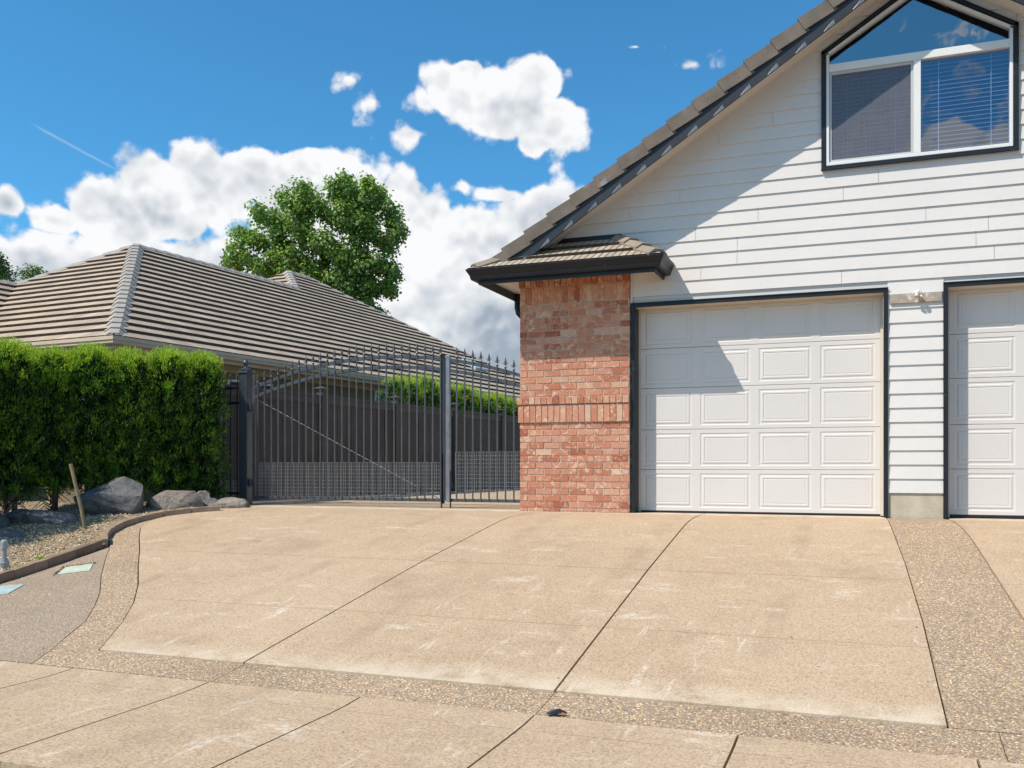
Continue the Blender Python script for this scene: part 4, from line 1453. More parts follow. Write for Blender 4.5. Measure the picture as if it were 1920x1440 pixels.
# ------------------------------------------------------------------ dark wooden fence
FD = Vector((.082, 1, 0)).normalized()
F0 = Vector((-6.452, .43, 0))
FN = empty('fence', F0, math.atan2(-FD.x, FD.y), label='dark stained board fence running back beside the paved yard', cat='fence')
FL = 15.6; FH = 1.83
bds = MB()
y = 0.0; rf = random.Random(9)
while y < FL:
    wd = rf.uniform(.128, .142)
    off_ = rf.uniform(-.004, .004)
    bds.box(-.012 + off_, .008 + off_, y + .002, y + wd, .04 + rf.uniform(-.01, .01), FH - .10)
    y += wd + rf.uniform(.002, .006)
bds.build('boards', M_FENCE, FN)
rl_ = MB()
rl_.box(.009, .030, 0, FL, FH - .19, FH - .07)
rl_.box(-.05, .055, 0, FL, FH - .07, FH - .035)
rl_.box(.009, .034, 0, FL, .06, .2)
rl_.build('rail', M_FENCE2, FN)
for i in range(6):
    yy = 2.42 + i * 2.36
    ps = MB(); ps.box(-.06, .066, yy - .055, yy + .055, 0, FH + .04)
    po = ps.build('post', M_FENCE2, FN, bevel=.004)
    cp = MB()
    cp.add([(-.10, yy - .10, FH + .075), (.11, yy - .10, FH + .075), (.11, yy + .10, FH + .075), (-.10, yy + .10, FH + .075), (.005, yy, FH + .12),
            (-.055, yy - .05, FH + .03), (.06, yy - .05, FH + .03), (.06, yy + .05, FH + .03), (-.055, yy + .05, FH + .03)],
           [(0, 1, 4), (1, 2, 4), (2, 3, 4), (3, 0, 4), (5, 6, 1, 0), (6, 7, 2, 1), (7, 8, 3, 2), (8, 5, 0, 3)])
    cp.build('post_cap', M_FENCE2, po)
# ------------------------------------------------------------------ iron gate
GY = .37


def arch(x, c): return c - .0792 * (x + 3.68) ** 2


def spear(mb, x, y, z):
    """cast spear finial"""
    mb.lathe([(0, .013), (.012, .015), (.02, .018), (.03, .013), (.04, .009), (.05, .012), (.058, .010), (.075, .016), (.09, .017), (.11, .012), (.155, .001)], c=(x, y, z), n=6)
    for s_ in (-1, 1):
        mb.tube([(x, y, z + .052), (x + s_ * .018, y, z + .056), (x + s_ * .031, y, z + .068), (x + s_ * .034, y, z + .082)], [.006, .0065, .005, .002], 5)


def wire_mesh(x0, x1, z0, z1, y, step_v, step_h, r=.0012, fine=None):
    mb = MB()
    x = x0
    while x <= x1 + 1e-6:
        mb.box(x - r, x + r, y - r, y + r, z0, z1); x += step_v
    z = z1
    while z >= (z0 if fine is None else fine):
        mb.box(x0, x1, y - 3 * r, y - r, z - r, z + r); z -= step_h
    if fine is not None:
        while z >= z0:
            mb.box(x0, x1, y - 3 * r, y - r, z - r * .8, z + r * .8); z -= step_h * .5
    return mb


def gate_leaf(xa, xb, label, hinge_left, spacing, x_first, mesh):
    g_ = empty('gate', ((xa + xb) / 2, GY, 0), 0, label=label, cat='gate', group=None)
    ox = (xa + xb) / 2
    f_ = MB()
    zb = .105
    f_.box(xa - ox, xb - ox, -.019, .019, zb - .02, zb + .022)
    f_.build('rail', M_IRON, g_, bevel=.002)
    N_ = 26
    for c in (2.08, 1.937):
        prev = None
        f_ = MB()
        for i in range(N_ + 1):
            x = xa + (xb - xa) * i / N_
            zz = arch(x, c)
            ring = [(x - ox, -.019, zz - .024), (x - ox, .019, zz - .024), (x - ox, .019, zz + .024), (x - ox, -.019, zz + .024)]
            if prev: f_.add(prev + ring, [(0, 4, 5, 1), (1, 5, 6, 2), (2, 6, 7, 3), (3, 7, 4, 0)])
            prev = ring
        f_.build('arched_rail', M_IRON, g_, bevel=.002)
    n = 0
    x = x_first
    while x < xb - .04:
        if x > xa + .04:
            zt = arch(x, 2.08) + .035
            p_ = MB(); p_.box(x - ox - .0095, x - ox + .0095, -.030, -.0195, zb - .02, zt)
            po = p_.build('picket', M_IRON, g_)
            s_ = MB(); spear(s_, x - ox, -.025, zt)
            s_.build('finial', M_IRON, po, smooth=False)
            n += 1
        x += spacing
    return g_, ox


g1, ox1 = gate_leaf(-5.83, -2.755, 'wide left leaf of the arched iron driveway gate', True, .1180, -5.748, None)
# hinge stile, meeting stile, brace, mesh
h_ = MB(); h_.box(-5.845 - ox1, -5.805 - ox1, -.02, .02, .07, 1.90); h_.lathe([(1.9, .014), (1.905, .012), (1.915, .012), (1.925, .017), (1.94, .021), (1.955, .017), (1.965, .004)], c=(-5.825 - ox1, 0, 0), n=12)
h_.build('hinge_stile', M_IRON, g1)
h_ = MB(); h_.box(-2.80 - ox1, -2.755 - ox1, -.022, .022, .06, 2.09); h_.build('meeting_stile', M_BLACK, g1, bevel=.002)
h_ = MB(); h_.box(-2.752 - ox1, -2.74 - ox1, -.03, .03, .1, 2.02); h_.build('stop_strip', M_IRON, g1)
h_ = MB(); h_.box(-2.785 - ox1, -2.768 - ox1, -.045, -.03, -.0, .75); h_.build('drop_rod', M_BLACK, g1)
wm = wire_mesh(-5.78 - ox1, -2.81 - ox1, .012, .615, .028, .0254, .0508, fine=.2); wm.build('wire_mesh', M_WIRE, g1)
cb = MB(); cb.tube([(-5.78 - ox1, .024, 1.535), (-3.14 - ox1, .024, .27)], .0021, 6)
cb.build('brace_cable', M_CABLE, g1)
cl = MB(); cl.bar((-3.16 - ox1, .024, .28), (-2.80 - ox1, .024, .10), .012, .006); cl.build('brace_strap', M_IRON, g1)
g2, ox2 = gate_leaf(-2.715, -1.56, 'narrow right leaf of the iron gate against the brick corner', False, .1172, -2.676, None)
h_ = MB(); h_.box(-2.722 - ox2, -2.665 - ox2, -.026, .026, .08, 2.06); h_.build('meeting_stile', M_GALV, g2, bevel=.003)
h_ = MB(); h_.box(-1.60 - ox2, -1.56 - ox2, -.02, .02, .08, 1.75); h_.build('hinge_stile', M_IRON, g2)
h_ = MB(); h_.box(-2.652 - ox2, -2.637 - ox2, -.045, -.03, .0, .5); h_.build('drop_rod', M_BLACK, g2)
wm = wire_mesh(-2.60 - ox2, -1.60 - ox2, .10, .755, .028, .0254, .0508); wm.build('wire_mesh', M_WIRE, g2)

# gate post with ball cap
gp0 = empty('gate_post', (-5.975, GY, 0), 0, label='square black steel gate post with a ball cap', cat='post')
M_POST = plain('worn black post', (.040, .046, .056), .30, .10, 1.2, spec=.7)
q = MB(); q.box(-.068, .068, -.068, .068, -.1, 1.93); q.build('shaft', M_POST, gp0, bevel=.004)
q = MB(); q.box(-.082, .082, -.082, .082, 1.93, 1.955); q.box(-.074, .074, -.074, .074, 1.955, 1.985)
q.lathe([(1.985, .09), (2.01, .05), (2.02, .028), (2.035, .022), (2.045, .028)], n=12, sq=False)
q.build('cap', M_POST, gp0, bevel=.003)
q = MB(); q.lathe([(2.04 + .046 - .046 * math.cos(t * math.pi / 10), max(.001, .046 * math.sin(t * math.pi / 10))) for t in range(11)], n=18)
q.build('ball', M_POST, gp0, smooth=True)
for zz in (1.42, .32):
    q = MB(); q.box(.068, .13, -.02, .02, zz - .05, zz + .05); q.lathe([(zz - .07, .014), (zz + .07, .014)], c=(.10, -.03, 0), n=10)
    q.build('hinge', M_IRON, gp0)

# short iron fence between hedge and post
sf_ = empty('fence', (-6.42, GY, 0), 0, label='short black iron picket fence between the hedge and gate post', cat='fence')
q = MB()
for zz in (1.72, 1.50, .16): q.box(-.42, .375, -.016, .016, zz - .018, zz + .018)
q.build('rail', M_BLACK, sf_)
for i in range(7):
    x = -.40 + i * .118
    p_ = MB(); p_.box(x - .009, x + .009, -.027, -.016, -.05, 1.80); po = p_.build('picket', M_BLACK, sf_)
    s_ = MB(); spear(s_, x, -.022, 1.80); s_.build('finial', M_IRON, po)
q = MB(); q.box(-.35, .36, .02, .022, .0, .3); 
wm = wire_mesh(-.4, .37, .0, .35, .022, .0254, .0508); wm.build('wire_mesh', M_WIRE, sf_)


# ------------------------------------------------------------------ foliage
def quads_mesh(name, C_, U, V, tint, mat, parent, tri=False, extra=None):
    """C: centres (n,3); U, V: half axes (n,3); one diamond leaf each"""
    n = len(C_)
    vs = np.empty((n, 4, 3))
    vs[:, 0] = C_ - V; vs[:, 1] = C_ + U * .9 - V * .1; vs[:, 2] = C_ + V; vs[:, 3] = C_ - U * .9 - V * .1
    me = bpy.data.meshes.new(name)
    me.vertices.add(n * 4); me.vertices.foreach_set('co', vs.reshape(-1))
    me.loops.add(n * 4); me.loops.foreach_set('vertex_index', np.arange(n * 4, dtype=np.int32))
    me.polygons.add(n); me.polygons.foreach_set('loop_start', np.arange(0, n * 4, 4, dtype=np.int32))
    try: me.polygons.foreach_set('loop_total', np.full(n, 4, dtype=np.int32))
    except Exception: pass
    me.update(calc_edges=True)
    ca = me.color_attributes.new('tint', 'FLOAT_COLOR', 'CORNER')
    t = np.repeat(np.clip(tint, 0, 1), 4)
    arr = np.stack([t, t, t, np.ones_like(t)], 1).astype(np.float32)
    ca.data.foreach_set('color', arr.reshape(-1))
    me.materials.append(mat)
    o = bpy.data.objects.new(name, me); COL.objects.link(o)
    if parent is not None: o.parent = parent
    return o


def norm(a): return a / np.maximum(1e-9, np.linalg.norm(a, axis=1, keepdims=True))


def thuja(label, loc, h, r, seed, bottom=.35, group='arborvitae in the clipped hedge', n=15000, rough=1.0, skirts=()):
    """a clipped arborvitae: overlapping upright fans of flat sprays on a lumpy column"""
    rg = np.random.default_rng(seed)
    root = empty('arborvitae', loc, 0, label=label, cat='shrub', group=group)
    tr = MB()
    for k in range(3):
        a = rg.uniform(0, 6.28); d = .06
        x, y = d * math.cos(a), d * math.sin(a)
        tr.tube([(x, y, -.05), (x * 1.3, y * 1.2, h * .25), (x * 2.2, y * 2, h * .6), (x * 2.4, y * 2.4, h * .9)], [.034, .028, .018, .006], 7)
    for k in range(46):
        a = rg.uniform(0, 6.28); z0 = rg.uniform(.05, .7)
        tr.tube([(0, 0, z0), (.12 * math.cos(a), .12 * math.sin(a), z0 + .06), (r * .8 * math.cos(a), r * .8 * math.sin(a), z0 + rg.uniform(-.1, .25))], [.010, .007, .003], 5)
    tr.build('trunk', M_BARK, root, smooth=True)
    # fans: cluster centres on the surface
    nf = int(n / 34)
    ang = rg.uniform(0, 2 * np.pi, nf)
    zz = rg.uniform(0, 1, nf)
    top = rg.random(nf) < .10
    zc = np.where(top, h * (1 - .14 * rg.random(nf)), bottom + (h - bottom) * zz)
    lum = np.array([mnoise.noise(Vector((math.cos(a) * 1.6 + seed, math.sin(a) * 1.6, z * 2.2))) for a, z in zip(ang, zc)])
    lum2 = np.array([mnoise.noise(Vector((math.cos(a) * 5 + seed, math.sin(a) * 5, z * 7))) for a, z in zip(ang, zc)])
    prof = np.clip((h - zc) / .24, 0, 1) ** .44 * (0.90 + .10 * (1 - zc / h))
    prof = prof * np.clip(.62 + (zc - bottom) / .28, 0, 1)
    rad = r * prof * (1 + .30 * lum * rough + .20 * lum2 * rough)
    rad = np.where(top, rad * np.sqrt(rg.random(nf)), rad)
    drop_ = bottom + .16 * lum * 2 + .10 * np.sin(ang * 3 + seed)
    keep = (zc > drop_) | top
    ang, zc, rad, lum2 = ang[keep], zc[keep], rad[keep], lum2[keep]
    top = top[keep]
    nf = len(ang)
    per = 34
    fi = np.repeat(np.arange(nf), per)
    m_ = len(fi)
    outd = np.stack([np.cos(ang), np.sin(ang), np.zeros(nf)], 1)[fi]
    cen = np.stack([rad * np.cos(ang), rad * np.sin(ang), zc], 1)[fi]
    # each fan: a clump radius ~5 cm, sprays pointing up and out
    loc_ = rg.normal(0, 1, (m_, 3)) * np.array([.026, .026, .036])
    dep = rg.random(m_) ** 1.5 * .13
    C_ = cen + loc_ - outd * dep[:, None]
    tip = norm(outd * rg.uniform(.1, 1.0, (m_, 1)) + np.array([0, 0, 1.0]) * rg.uniform(.25, 1.3, (m_, 1)) + rg.normal(0, .38, (m_, 3)))
    side = norm(np.cross(tip, norm(outd + rg.normal(0, .8, (m_, 3)))))
    ln = rg.uniform(.014, .034, m_)[:, None]; wd = rg.uniform(.0035, .0085, m_)[:, None]
    C_ = C_ + tip * ln * .6
    C_[:, 2] = np.minimum(C_[:, 2], h + rg.normal(0, .02, m_) + .01)
    fan_t = rg.normal(0, .13, nf)[fi] + lum2[fi] * .35
    hue_ = rg.uniform(-.06, .07)
    brown = (rg.random(nf) < .012)[fi]
    tint = .44 + hue_ + fan_t + rg.normal(0, .09, m_) - dep * 2.2 + np.clip((C_[:, 2] - (h - .46)) / .46, 0, 1) * .46  # deeper sprays darker: inner shade put into the tint
    # wispy new shoots on the top
    ns = 260
    a2 = rg.uniform(0, 6.28, ns); r2 = r * .95 * np.sqrt(rg.random(ns))
    S = np.stack([r2 * np.cos(a2), r2 * np.sin(a2), h + .01 - .16 * (r2 / r) ** 2.2 + rg.uniform(0, .05, ns)], 1)
    st_ = []
    for k in range(4):
        st_.append(S + np.array([0, 0, .018 * k]) + rg.normal(0, .004, (ns, 3)))
    S4 = np.concatenate(st_)
    t4 = norm(rg.normal(0, .3, (len(S4), 3)) + np.array([0, 0, 1.0])); s4 = norm(np.cross(t4, rg.normal(0, 1, (len(S4), 3))))
    C_ = np.concatenate([C_, S4]); U = np.concatenate([side * wd, s4 * .0038]); V = np.concatenate([tip * ln, t4 * .022])
    tint = np.concatenate([tint, rg.uniform(.75, 1.0, len(S4))])
    # inner sprays, shade put into a dark tint, so that the column is not see-through
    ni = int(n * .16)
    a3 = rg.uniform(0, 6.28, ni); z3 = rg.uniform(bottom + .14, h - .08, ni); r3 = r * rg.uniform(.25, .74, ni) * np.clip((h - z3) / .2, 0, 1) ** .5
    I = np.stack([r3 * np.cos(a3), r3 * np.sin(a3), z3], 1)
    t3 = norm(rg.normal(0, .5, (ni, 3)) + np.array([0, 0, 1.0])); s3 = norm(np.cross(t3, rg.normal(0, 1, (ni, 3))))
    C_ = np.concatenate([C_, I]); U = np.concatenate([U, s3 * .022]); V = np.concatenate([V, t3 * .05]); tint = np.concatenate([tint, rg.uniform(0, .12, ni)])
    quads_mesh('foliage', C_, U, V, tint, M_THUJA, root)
    return root


HB = [(-6.44, -.05, 2.13, .36, .06, 'dense arborvitae at the right end of the hedge beside the gate post'),
      (-6.72, -.40, 2.16, .35, .12, 'arborvitae directly behind the twin lobed boulder, second from the gate'),
      (-7.06, -.78, 2.12, .35, .15, 'arborvitae in the middle of the hedge, third from the gate'),
      (-7.38, -1.16, 2.15, .34, .22, 'arborvitae behind the largest boulder, fourth from the gate'),
      (-7.70, -1.56, 2.08, .36, .26, 'arborvitae with a bare leg behind the wooden stake, fifth from the gate'),
      (-7.86, -2.06, 2.13, .38, .24, 'full rounded arborvitae left of the stake, sixth from the gate'),
      (-8.0, -2.66, 2.17, .42, .24, 'arborvitae cut by the left edge of the frame'),
      (-7.90, -3.30, 2.45, .40, .5, 'arborvitae just outside the left edge of the frame'),  # from here on unseen shrubs, added and made taller to shade the boulders
      (-7.90, -3.95, 2.5, .40, .5, 'arborvitae farther outside the left edge of the frame'),
      (-7.95, -4.6, 2.5, .40, .5, 'arborvitae nearest the sidewalk outside the frame')]
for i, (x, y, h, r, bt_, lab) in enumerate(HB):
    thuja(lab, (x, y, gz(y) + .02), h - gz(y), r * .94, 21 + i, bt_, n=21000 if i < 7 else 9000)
# back hedge between the dark fence and the neighbour's wall
labs = ['bright arborvitae over the fence, nearest the small window', 'second arborvitae over the fence from the window', 'third arborvitae over the fence, just left of the gate stiles', 'arborvitae seen over the fence straight behind the gate stiles', 'arborvitae over the fence just right of the gate stiles',
        'arborvitae over the fence, fourth from the brick corner', 'arborvitae over the fence, third from the brick corner', 'arborvitae over the fence, second from the brick corner', 'arborvitae over the fence nearest the brick corner', 'arborvitae beyond the fence hidden past the brick corner']
for i in range(10):
    y = 6.2 + i * .86
    x = -6.452 + .082 * (y - .43) - .46
    hh = 2.44 - .03 * i + (-.07, .05, 0, .04, -.06, .03, -.03, .05, 0, 0)[i]
    thuja(labs[i], (x, y, 0), hh, .46, 60 + i, .5, group='arborvitae in a row beyond the dark fence', n=9000)


def crown(clumps, center, right, fwd, scale, n_per, leaf, mat, root, seed, depth=1.0, tintmid=.45):
    """leaf clumps given in the crown's own frame (right, up, radius), spread in depth over a rounded crown"""
    rg = np.random.default_rng(seed)
    Cs = []; Ns = []; Ts = []
    right = np.array(right); fwd = np.array(fwd); up = np.array([0, 0, 1.0]); center = np.array(center)
    ext = max(max(abs(c[0]), abs(c[1])) for c in clumps)
    for (cx, cy, cr) in clumps:
        dmax = math.sqrt(max(0.02, 1 - (cx / (ext * 1.15)) ** 2 - (cy / (ext * 1.15)) ** 2)) * ext * depth
        nd = max(1, int(round(dmax * 2 / (cr * 1.3))))
        for k in range(nd):
            dd = 0 if nd == 1 else -dmax + 2 * dmax * k / (nd - 1)
            dd *= .8
            cr_ = cr * rg.uniform(.8, 1.05)
            cc = center + right * (cx + rg.normal(0, cr * .1)) * scale + up * (cy + rg.normal(0, cr * .1)) * scale + fwd * dd * scale
            R_ = cr_ * scale
            # twigs on the shell of the clump, leaves around each twig end
            nt = max(10, int(n_per * R_ * R_))
            d = norm(rg.normal(0, 1, (nt, 3)) + np.array([0, 0, .35]))
            tw = cc + d * (R_ * rg.uniform(.6, 1.0, (nt, 1)) ** .6) * np.array([1, 1, .82])
            lp_ = 11
            idx = np.repeat(np.arange(nt), lp_)
            P = tw[idx] + rg.normal(0, 1, (len(idx), 3)) * leaf * 1.0
            nn = norm(d[idx] * 1.0 + np.array([0, 0, .55]) + rg.normal(0, .55, (len(idx), 3)))
            Cs.append(P); Ns.append(nn)
            Ts.append(np.full(len(idx), rg.normal(tintmid, .07)) + rg.normal(0, .10, nt)[idx] + rg.normal(0, .08, len(idx)))
    C_ = np.concatenate(Cs); Nn = np.concatenate(Ns); T_ = np.concatenate(Ts)
    n = len(C_)
    ax = norm(np.cross(Nn, rg.normal(0, 1, (n, 3)))); ay = np.cross(Nn, ax)
    s = (leaf * rg.uniform(.38, .62, n))[:, None]
    T_ = np.where(rg.random(n) < .012, 1.0, np.minimum(T_, .9))
    return quads_mesh('crown', C_, ax * s, ay * s * 1.05, T_, mat, root)


CAMF = (-.3549, .9349, 0); CAMR = (.9349, .3549, 0)
raw = [(1150,200,52),(1060,270,90),(1190,330,110),(1365,225,50),(1440,290,70),(1340,390,130),(790,290,90),(620,350,70),(740,410,120),(930,420,100),(1560,450,85),(1600,590,75),(1510,700,110),(1330,590,140),(1150,530,140),(430,480,95),(560,530,70),(240,640,75),(380,680,85),(205,770,45),(165,885,26),(330,865,85),(450,935,55),(560,680,55),(555,860,45),(720,860,110),(790,650,140),(950,740,140),(1110,850,140),(1250,780,110),(890,970,130),(670,985,80),(1080,1050,130),(1280,990,130),(1450,900,100),(1560,940,60),(1380,1090,85),(1540,1080,45),(1210,1150,110),(1310,1210,75),(1430,1310,45),(1000,1160,100),(1150,1280,90),(850,1130,90),(700,540,80)]
cxm, cym = 935., 720.
mp = empty('maple_tree', (-17.2, 20.3, 0), 0, label='broad leafy maple standing behind the tan house roof', cat='tree')
sc_m = 36 / 1750 / 4.5
clumps = [((x - cxm) * (.93 if x > cxm else 1.0), (cym - y), r) for x, y, r in [(a_, b_, c_ * .80) for a_, b_, c_ in raw]]
crown(clumps, (0, 0, 9.1), CAMR, CAMF, sc_m, 150, .125, M_MAPLE, mp, 5, depth=.42, tintmid=.55)
tk = MB()
tk.tube([(0, 0, -.1), (.05, 0, 2.5), (0, .1, 5), (.1, .1, 7.5), (0, 0, 9.5)], [.28, .24, .2, .14, .06], 12)
rg_ = random.Random(2)
for k in range(16):
    a = k * 2.4; z0 = 5 + k * .24; L = rg_.uniform(1.0, 1.9)
    tk.tube([(0, 0, z0), (math.cos(a) * L * .5, math.sin(a) * L * .5, z0 + .8), (math.cos(a) * L, math.sin(a) * L, z0 + 1.4)], [.08, .05, .015], 6)
tk.build('trunk', M_BARK, mp, smooth=True)

# two trees at the far left
t1 = empty('tree', (-23.9, 11.3, 0), 0, label='slender pale green tree at the far left edge', cat='tree')
crown([(-14, 55, 17), (-4, 38, 14), (8, 22, 15), (-12, 20, 20), (0, 0, 22), (-20, -20, 26), (10, -22, 20), (0, -45, 26), (-25, 40, 20), (-30, 5, 24), (-22, 70, 10)], (0, 0, 6.55), CAMR, CAMF, 30 / 1750, 120, .09, M_FAR, t1, 8, depth=.6, tintmid=.5)
q = MB(); q.tube([(0, 0, -.1), (0, 0, 4), (0, 0, 7.4)], [.16, .12, .03], 10); q.build('trunk', M_BARK, t1)
t2 = empty('tree', (-25.9, 14.7, 0), 0, label='low bushy tree just left of the tiled hip roof', cat='tree')
crown([(-4, 20, 11), (-14, 8, 13), (6, 10, 12), (-24, -4, 14), (-2, -6, 16), (20, -2, 9), (30, -8, 7), (10, -14, 14), (-30, -20, 16), (-14, -22, 18), (26, -22, 12)], (0, 0, 7.3), CAMR, CAMF, 34 / 1750, 120, .09, M_FAR, t2, 9, depth=.6, tintmid=.62)
q = MB(); q.tube([(0, 0, -.1), (0, 0, 4), (0, 0, 7.2)], [.16, .12, .03], 10); q.build('trunk', M_BARK, t2)


# ------------------------------------------------------------------ boulders
def boulder(label, loc, size, seed, mat, rz=0, planes=14, cuts=None):
    import bmesh
    bm = bmesh.new()
    bmesh.ops.create_icosphere(bm, subdivisions=5, radius=1.0)
    rg = random.Random(seed)
    pl = []
    for k in range(planes):
        n_ = Vector((rg.gauss(0, 1), rg.gauss(0, 1), rg.gauss(.15, .8))).normalized()
        pl.append((n_, rg.uniform(.62, .9)))
    for v in bm.verts:
        p = v.co.copy()
        for n_, d in pl:
            e = p.dot(n_) - d
            if e > 0: p -= n_ * e * .93
        nn = mnoise.fractal(p * 1.7 + Vector((seed, 0, 0)), 1.0, 2.0, 5)
        p *= 1 + .10 * nn + .018 * mnoise.noise(p * 14)
        # one open crack
        cr = abs(p.x * .7 + p.z * .9 + .25 * mnoise.noise(p * 2.5 + Vector((seed, 3, 1))) - .2)
        if cr < .03: p *= .975
        v.co = Vector((p.x * size[0], p.y * size[1], p.z * size[2]))
    me = bpy.data.meshes.new('boulder'); bm.to_mesh(me); bm.free()
    me.polygons.foreach_set('use_smooth', [True] * len(me.polygons))
    me.materials.append(mat)
    try: me.set_sharp_from_angle(angle=R(28))
    except Exception: pass
    o = bpy.data.objects.new('boulder', me); COL.objects.link(o)
    o.location = loc; o.rotation_euler = (0, 0, rz)
    return tag(o, label, 'boulder', 'boulders along the foot of the hedge')


def gp_(x, y, e): return (x, y, gz(y) + e - .03)


boulder('largest blue grey boulder with a cracked face, right of the stake', gp_(-6.78, -1.42, .20), (.50, .36, .36), 4, M_ROCKB, R(20))
boulder('brown grey boulder with two humps beside the curved curb', gp_(-6.22, -.82, .13), (.42, .26, .23), 9, M_ROCKT, R(20))
boulder('small smooth oval rock between the two humped boulder and flat boulder', gp_(-5.88, -.50, .06), (.16, .12, .10), 12, M_ROCKB, R(10), 7)
boulder('low flat brown boulder in front of the gate post', gp_(-5.62, -.42, .04), (.31, .20, .13), 17, M_ROCKT, R(15), 10)
boulder('small pointed rock peeping over the two humped boulder', gp_(-6.15, -.36, .10), (.13, .12, .15), 23, M_ROCKT, R(60), 8)
boulder('long low dark boulder left of the stake', gp_(-7.22, -2.12, .08), (.52, .30, .20), 31, M_ROCKB, R(10), 11)
boulder('rounded dark boulder at the left edge behind the lowest rock', gp_(-7.55, -2.75, .10), (.40, .30, .26), 37, M_ROCKB, R(30), 12)
boulder('lowest front boulder at the left edge of the gravel', gp_(-7.05, -3.0, .02), (.46, .26, .16), 41, M_ROCKB, R(15), 9)

# bare twiggy shrub behind the left boulders
ts = empty('bare_shrub', gp_(-7.72, -2.55, 0), 0, label='leafless tangle of grey twigs under the leftmost hedge shrubs', cat='shrub')
tw = MB(); rg_ = random.Random(8)
for k in range(95):
    x, y, z = rg_.uniform(-.35, .5), rg_.uniform(-.3, .3), 0.0
    a = rg_.uniform(0, 6.28); el_ = rg_.uniform(.4, 1.5)
    pts = [(x * .5, y * .5, 0)]
    p_ = Vector(pts[0]); d = Vector((math.cos(a) * math.cos(el_), math.sin(a) * math.cos(el_), math.sin(el_)))
    for s_ in range(8):
        p_ = p_ + d * .095
        d = (d + Vector((rg_.gauss(0, .22), rg_.gauss(0, .22), rg_.gauss(-.06, .2)))).normalized()
        pts.append(tuple(p_))
    tw.tube(pts, [.0048 * (1 - s_ / 10) for s_ in range(9)], 4)
tw.build('branches', M_TWIG, ts)

# stake
st_ = empty('wooden_stake', (-6.22, -2.40, gz(-2.4) + .03), 0, label='thin round wooden stake leaning in the gravel', cat='stake')
q = MB(); q.tube([(0, 0, -.1), (-.066, -.02, .27), (-.130, -.04, .54), (-.192, -.055, .795)], [.0195, .020, .0205, .021], 12)
q.build('shaft', M_STAKE, st_, smooth=False)

# pipe stub
pp = empty('standpipe', (-5.37, -4.28, gz(-4.28) + .02), 0, label='short grey pvc pipe stub with a cap beside the edging', cat='pipe')
q = MB(); q.lathe([(-.1, .026), (.30, .026)], n=20); q.build('pipe', M_PVC, pp)
q = MB(); q.lathe([(.235, .033), (.235, .035), (.30, .035), (.315, .030), (.325, .018)], n=20); q.build('cap', M_PVC, pp)
q = MB(); q.lathe([(.06, .034), (.065, .041), (.085, .041), (.088, .046), (.105, .046), (.108, .036), (.135, .034)], n=8); q.build('coupling', M_PVC, pp)
q = MB(); q.lathe([(-.1, .030), (.05, .030)], n=16); q.build('base', M_CREAM, pp)


# utility lids set in the aggregate
def lid(label, pts, mat, dz):
    mb = MB()
    top = [(x, y, gz(y) + dz) for x, y in pts]
    bot = [(x, y, gz(y) - .06) for x, y in pts]
    mb.add(top + bot, [(0, 1, 2, 3), (0, 4, 5, 1), (1, 5, 6, 2), (2, 6, 7, 3), (3, 7, 4, 0)])
    o = mb.build('utility_lid', mat, None)
    tag(o, label, 'lid', 'utility lids in the aggregate')
    return o


def ordered(pts):
    a = sum(pts[i][0] * pts[(i + 1) % 4][1] - pts[(i + 1) % 4][0] * pts[i][1] for i in range(4))
    return pts if a > 0 else pts[::-1]


l1 = lid('pale green lid sunk in the aggregate below the edging', ordered([(-4.78, -4.19), (-4.95, -3.93), (-4.77, -3.75), (-4.57, -3.99)]), M_COVER, .003)
q = MB()
rg_ = random.Random(4)
for (a, b) in (((-4.81, -4.21), (-4.98, -3.91)), ((-4.98, -3.91), (-4.77, -3.71))):
    for k in range(26):
        t = k / 25
        x = a[0] + (b[0] - a[0]) * t + rg_.gauss(0, .006); y = a[1] + (b[1] - a[1]) * t + rg_.gauss(0, .006)
        z = gz(y) + .004; s_ = rg_.uniform(.008, .018)
        q.add([(x - s_, y, z), (x, y - s_, z), (x + s_, y, z), (x, y + s_, z), (x, y, z + s_ * .6)], [(0, 1, 4), (1, 2, 4), (2, 3, 4), (3, 0, 4)])
ob = q.build('debris', M_SOIL, l1)
lid('pale blue lid at the left edge of the frame', ordered([(-4.79, -4.93), (-5.03, -4.66), (-4.80, -4.55), (-4.67, -4.84)]), M_COVERB, .003)
q = MB(); q.lathe([(-.02, .07), (.004, .07), (.007, .064), (.007, .02), (.012, .015)], c=(-4.66, -5.13, gz(-5.13)), n=22)
tag(q.build('drain_cap', M_RUBBER), 'small round dark cap below the pale blue lid', 'cap')

# litter: scrap of black rubber with orange bits
lt = empty('rubber_scrap', (1.01, -6.27, gz(-6.27) + .002), R(20), label='crumpled black rubber scrap with orange bits on the sidewalk edge', cat='litter')
lt.scale = (.8, .8, .8)
q = MB(); rg_ = random.Random(6)
grid = []
for j in range(7):
    for i in range(9):
        u_ = i / 8; v_ = j / 6
        wdt = .035 * (1 - .75 * u_)
        x = -.07 + .14 * u_; y = (v_ - .5) * 2 * wdt
        z = .004 + .028 * math.sin(u_ * 3.1) * (1 - (2 * v_ - 1) ** 2) + rg_.uniform(0, .012)
        grid.append((x, y, z))
q.v = grid
for j in range(6):
    for i in range(8):
        a = j * 9 + i; q.f.append((a, a + 1, a + 10, a + 9)); q.c.append(None)
q.build('scrap', M_RUBBER, lt)
q = MB(); q.box(.030, .046, -.022, -.010, .002, .018); q.box(.052, .060, -.012, .0, .002, .014); q.build('orange_piece', M_ORANGE, lt, bevel=.002)

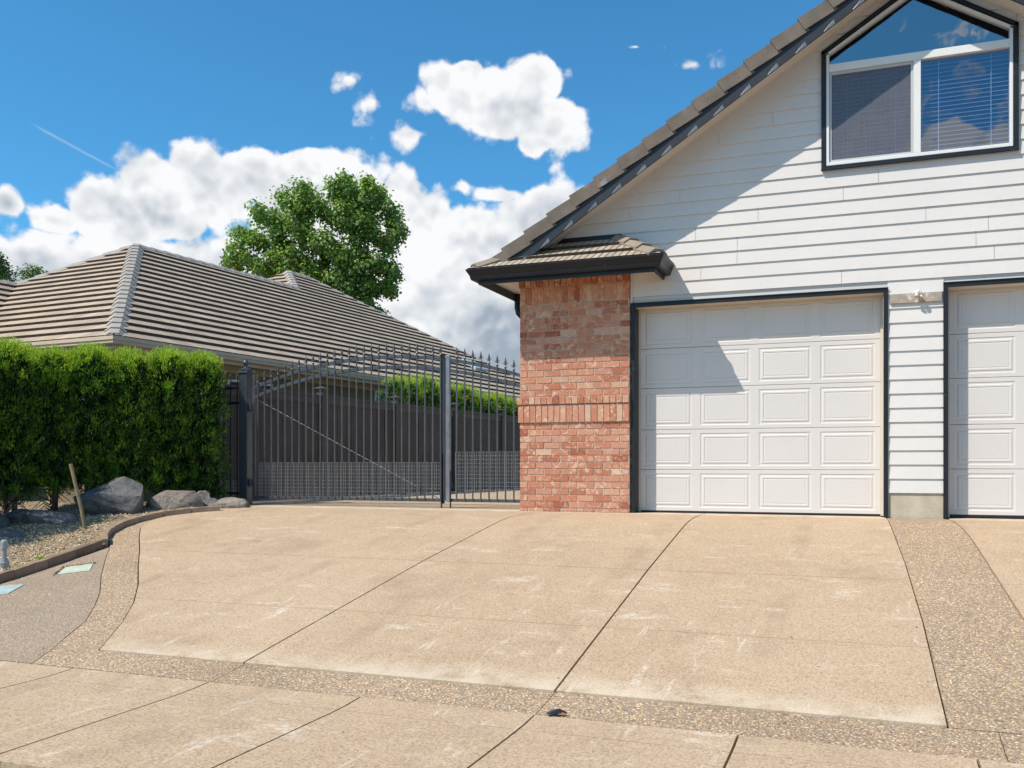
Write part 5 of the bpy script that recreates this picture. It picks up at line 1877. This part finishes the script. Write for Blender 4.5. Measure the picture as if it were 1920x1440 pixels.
# weeds behind the edging
for (x, y, n_, lab) in ((-5.33, -3.88, 26, 'small yellow green weed behind the edging above the lid'), (-5.22, -4.25, 18, 'tiny weed beside the grey pipe stub')):
    rg = np.random.default_rng(int(abs(x * 100)))
    C_ = np.stack([x + rg.normal(0, .035, n_ * 3), y + rg.normal(0, .03, n_ * 3), gz(y) + .05 + rg.uniform(0, .035, n_ * 3)], 1)
    t = norm(rg.normal(0, .6, (n_ * 3, 3)) + np.array([0, 0, 1])); s_ = norm(np.cross(t, rg.normal(0, 1, (n_ * 3, 3))))
    o = quads_mesh('weed', C_, s_ * .005, t * .016, rg.uniform(.6, 1, n_ * 3), M_THUJA, None)
    tag(o, lab, 'weed', 'weeds in the gravel')

# small bits of leaf and dirt caught in the joints and along the wall
db = MB(); rg_ = random.Random(12)
def bit(x, y, s_, t):
    z = gz(y) + .0015
    a = rg_.uniform(0, 6.28); ca, sa = math.cos(a), math.sin(a)
    P = [(-s_, 0), (0, -s_ * .45), (s_, 0), (0, s_ * .5)]
    vs = [(x + p[0] * ca - p[1] * sa, y + p[0] * sa + p[1] * ca, z + (.3 * s_ if i % 2 else 0)) for i, p in enumerate(P)] + [(x, y, z + s_ * .45)]
    db.add(vs, [(0, 1, 4), (1, 2, 4), (2, 3, 4), (3, 0, 4)], (t, t, t))
for (ax, ay), (bx_, by), n_ in (((.885, -5.9), (.79, -.9), 26), ((-1.3, -5.9), (-1.34, -.9), 26), ((2.97, -5.9), (2.85, -1.3), 16), ((-5.3, -2.4), (-2.6, -5.8), 16), ((-5.2, -3.1), (-2.9, -6.1), 14), ((-1.3, .12), (2.7, .12), 14), ((-1.4, -.09), (0, -.09), 14), ((-5.0, -3.1), (2.8, -3.1), 24), ((-3.6, -4.7), (2.8, -4.7), 14), ((-6, .3), (-1.6, .3), 40)):
    for k in range(n_):
        t = rg_.random()
        bit(ax + (bx_ - ax) * t + rg_.gauss(0, .018), ay + (by - ay) * t + rg_.gauss(0, .018), rg_.uniform(.004, .012), rg_.random())
for k in range(70):
    bit(rg_.uniform(-5, 3.2), rg_.uniform(-7.4, -.4), rg_.uniform(.003, .009), rg_.random())
mdb, N, p, tc, out = mat_new('leaf bits')
at = N.n('ShaderNodeAttribute', attribute_name='tint')
N.set(p, 'Base Color', N.ramp(at.outputs['Fac'], [(0, (.03, .022, .015)), (.5, (.09, .05, .025)), (.8, (.20, .12, .05)), (1, (.12, .13, .04))]))
N.set(p, 'Roughness', .9)
tag(db.build('leaf_litter', mdb), 'tiny dark leaf bits and grit caught along the driveway joints', 'leaf litter', kind='stuff')
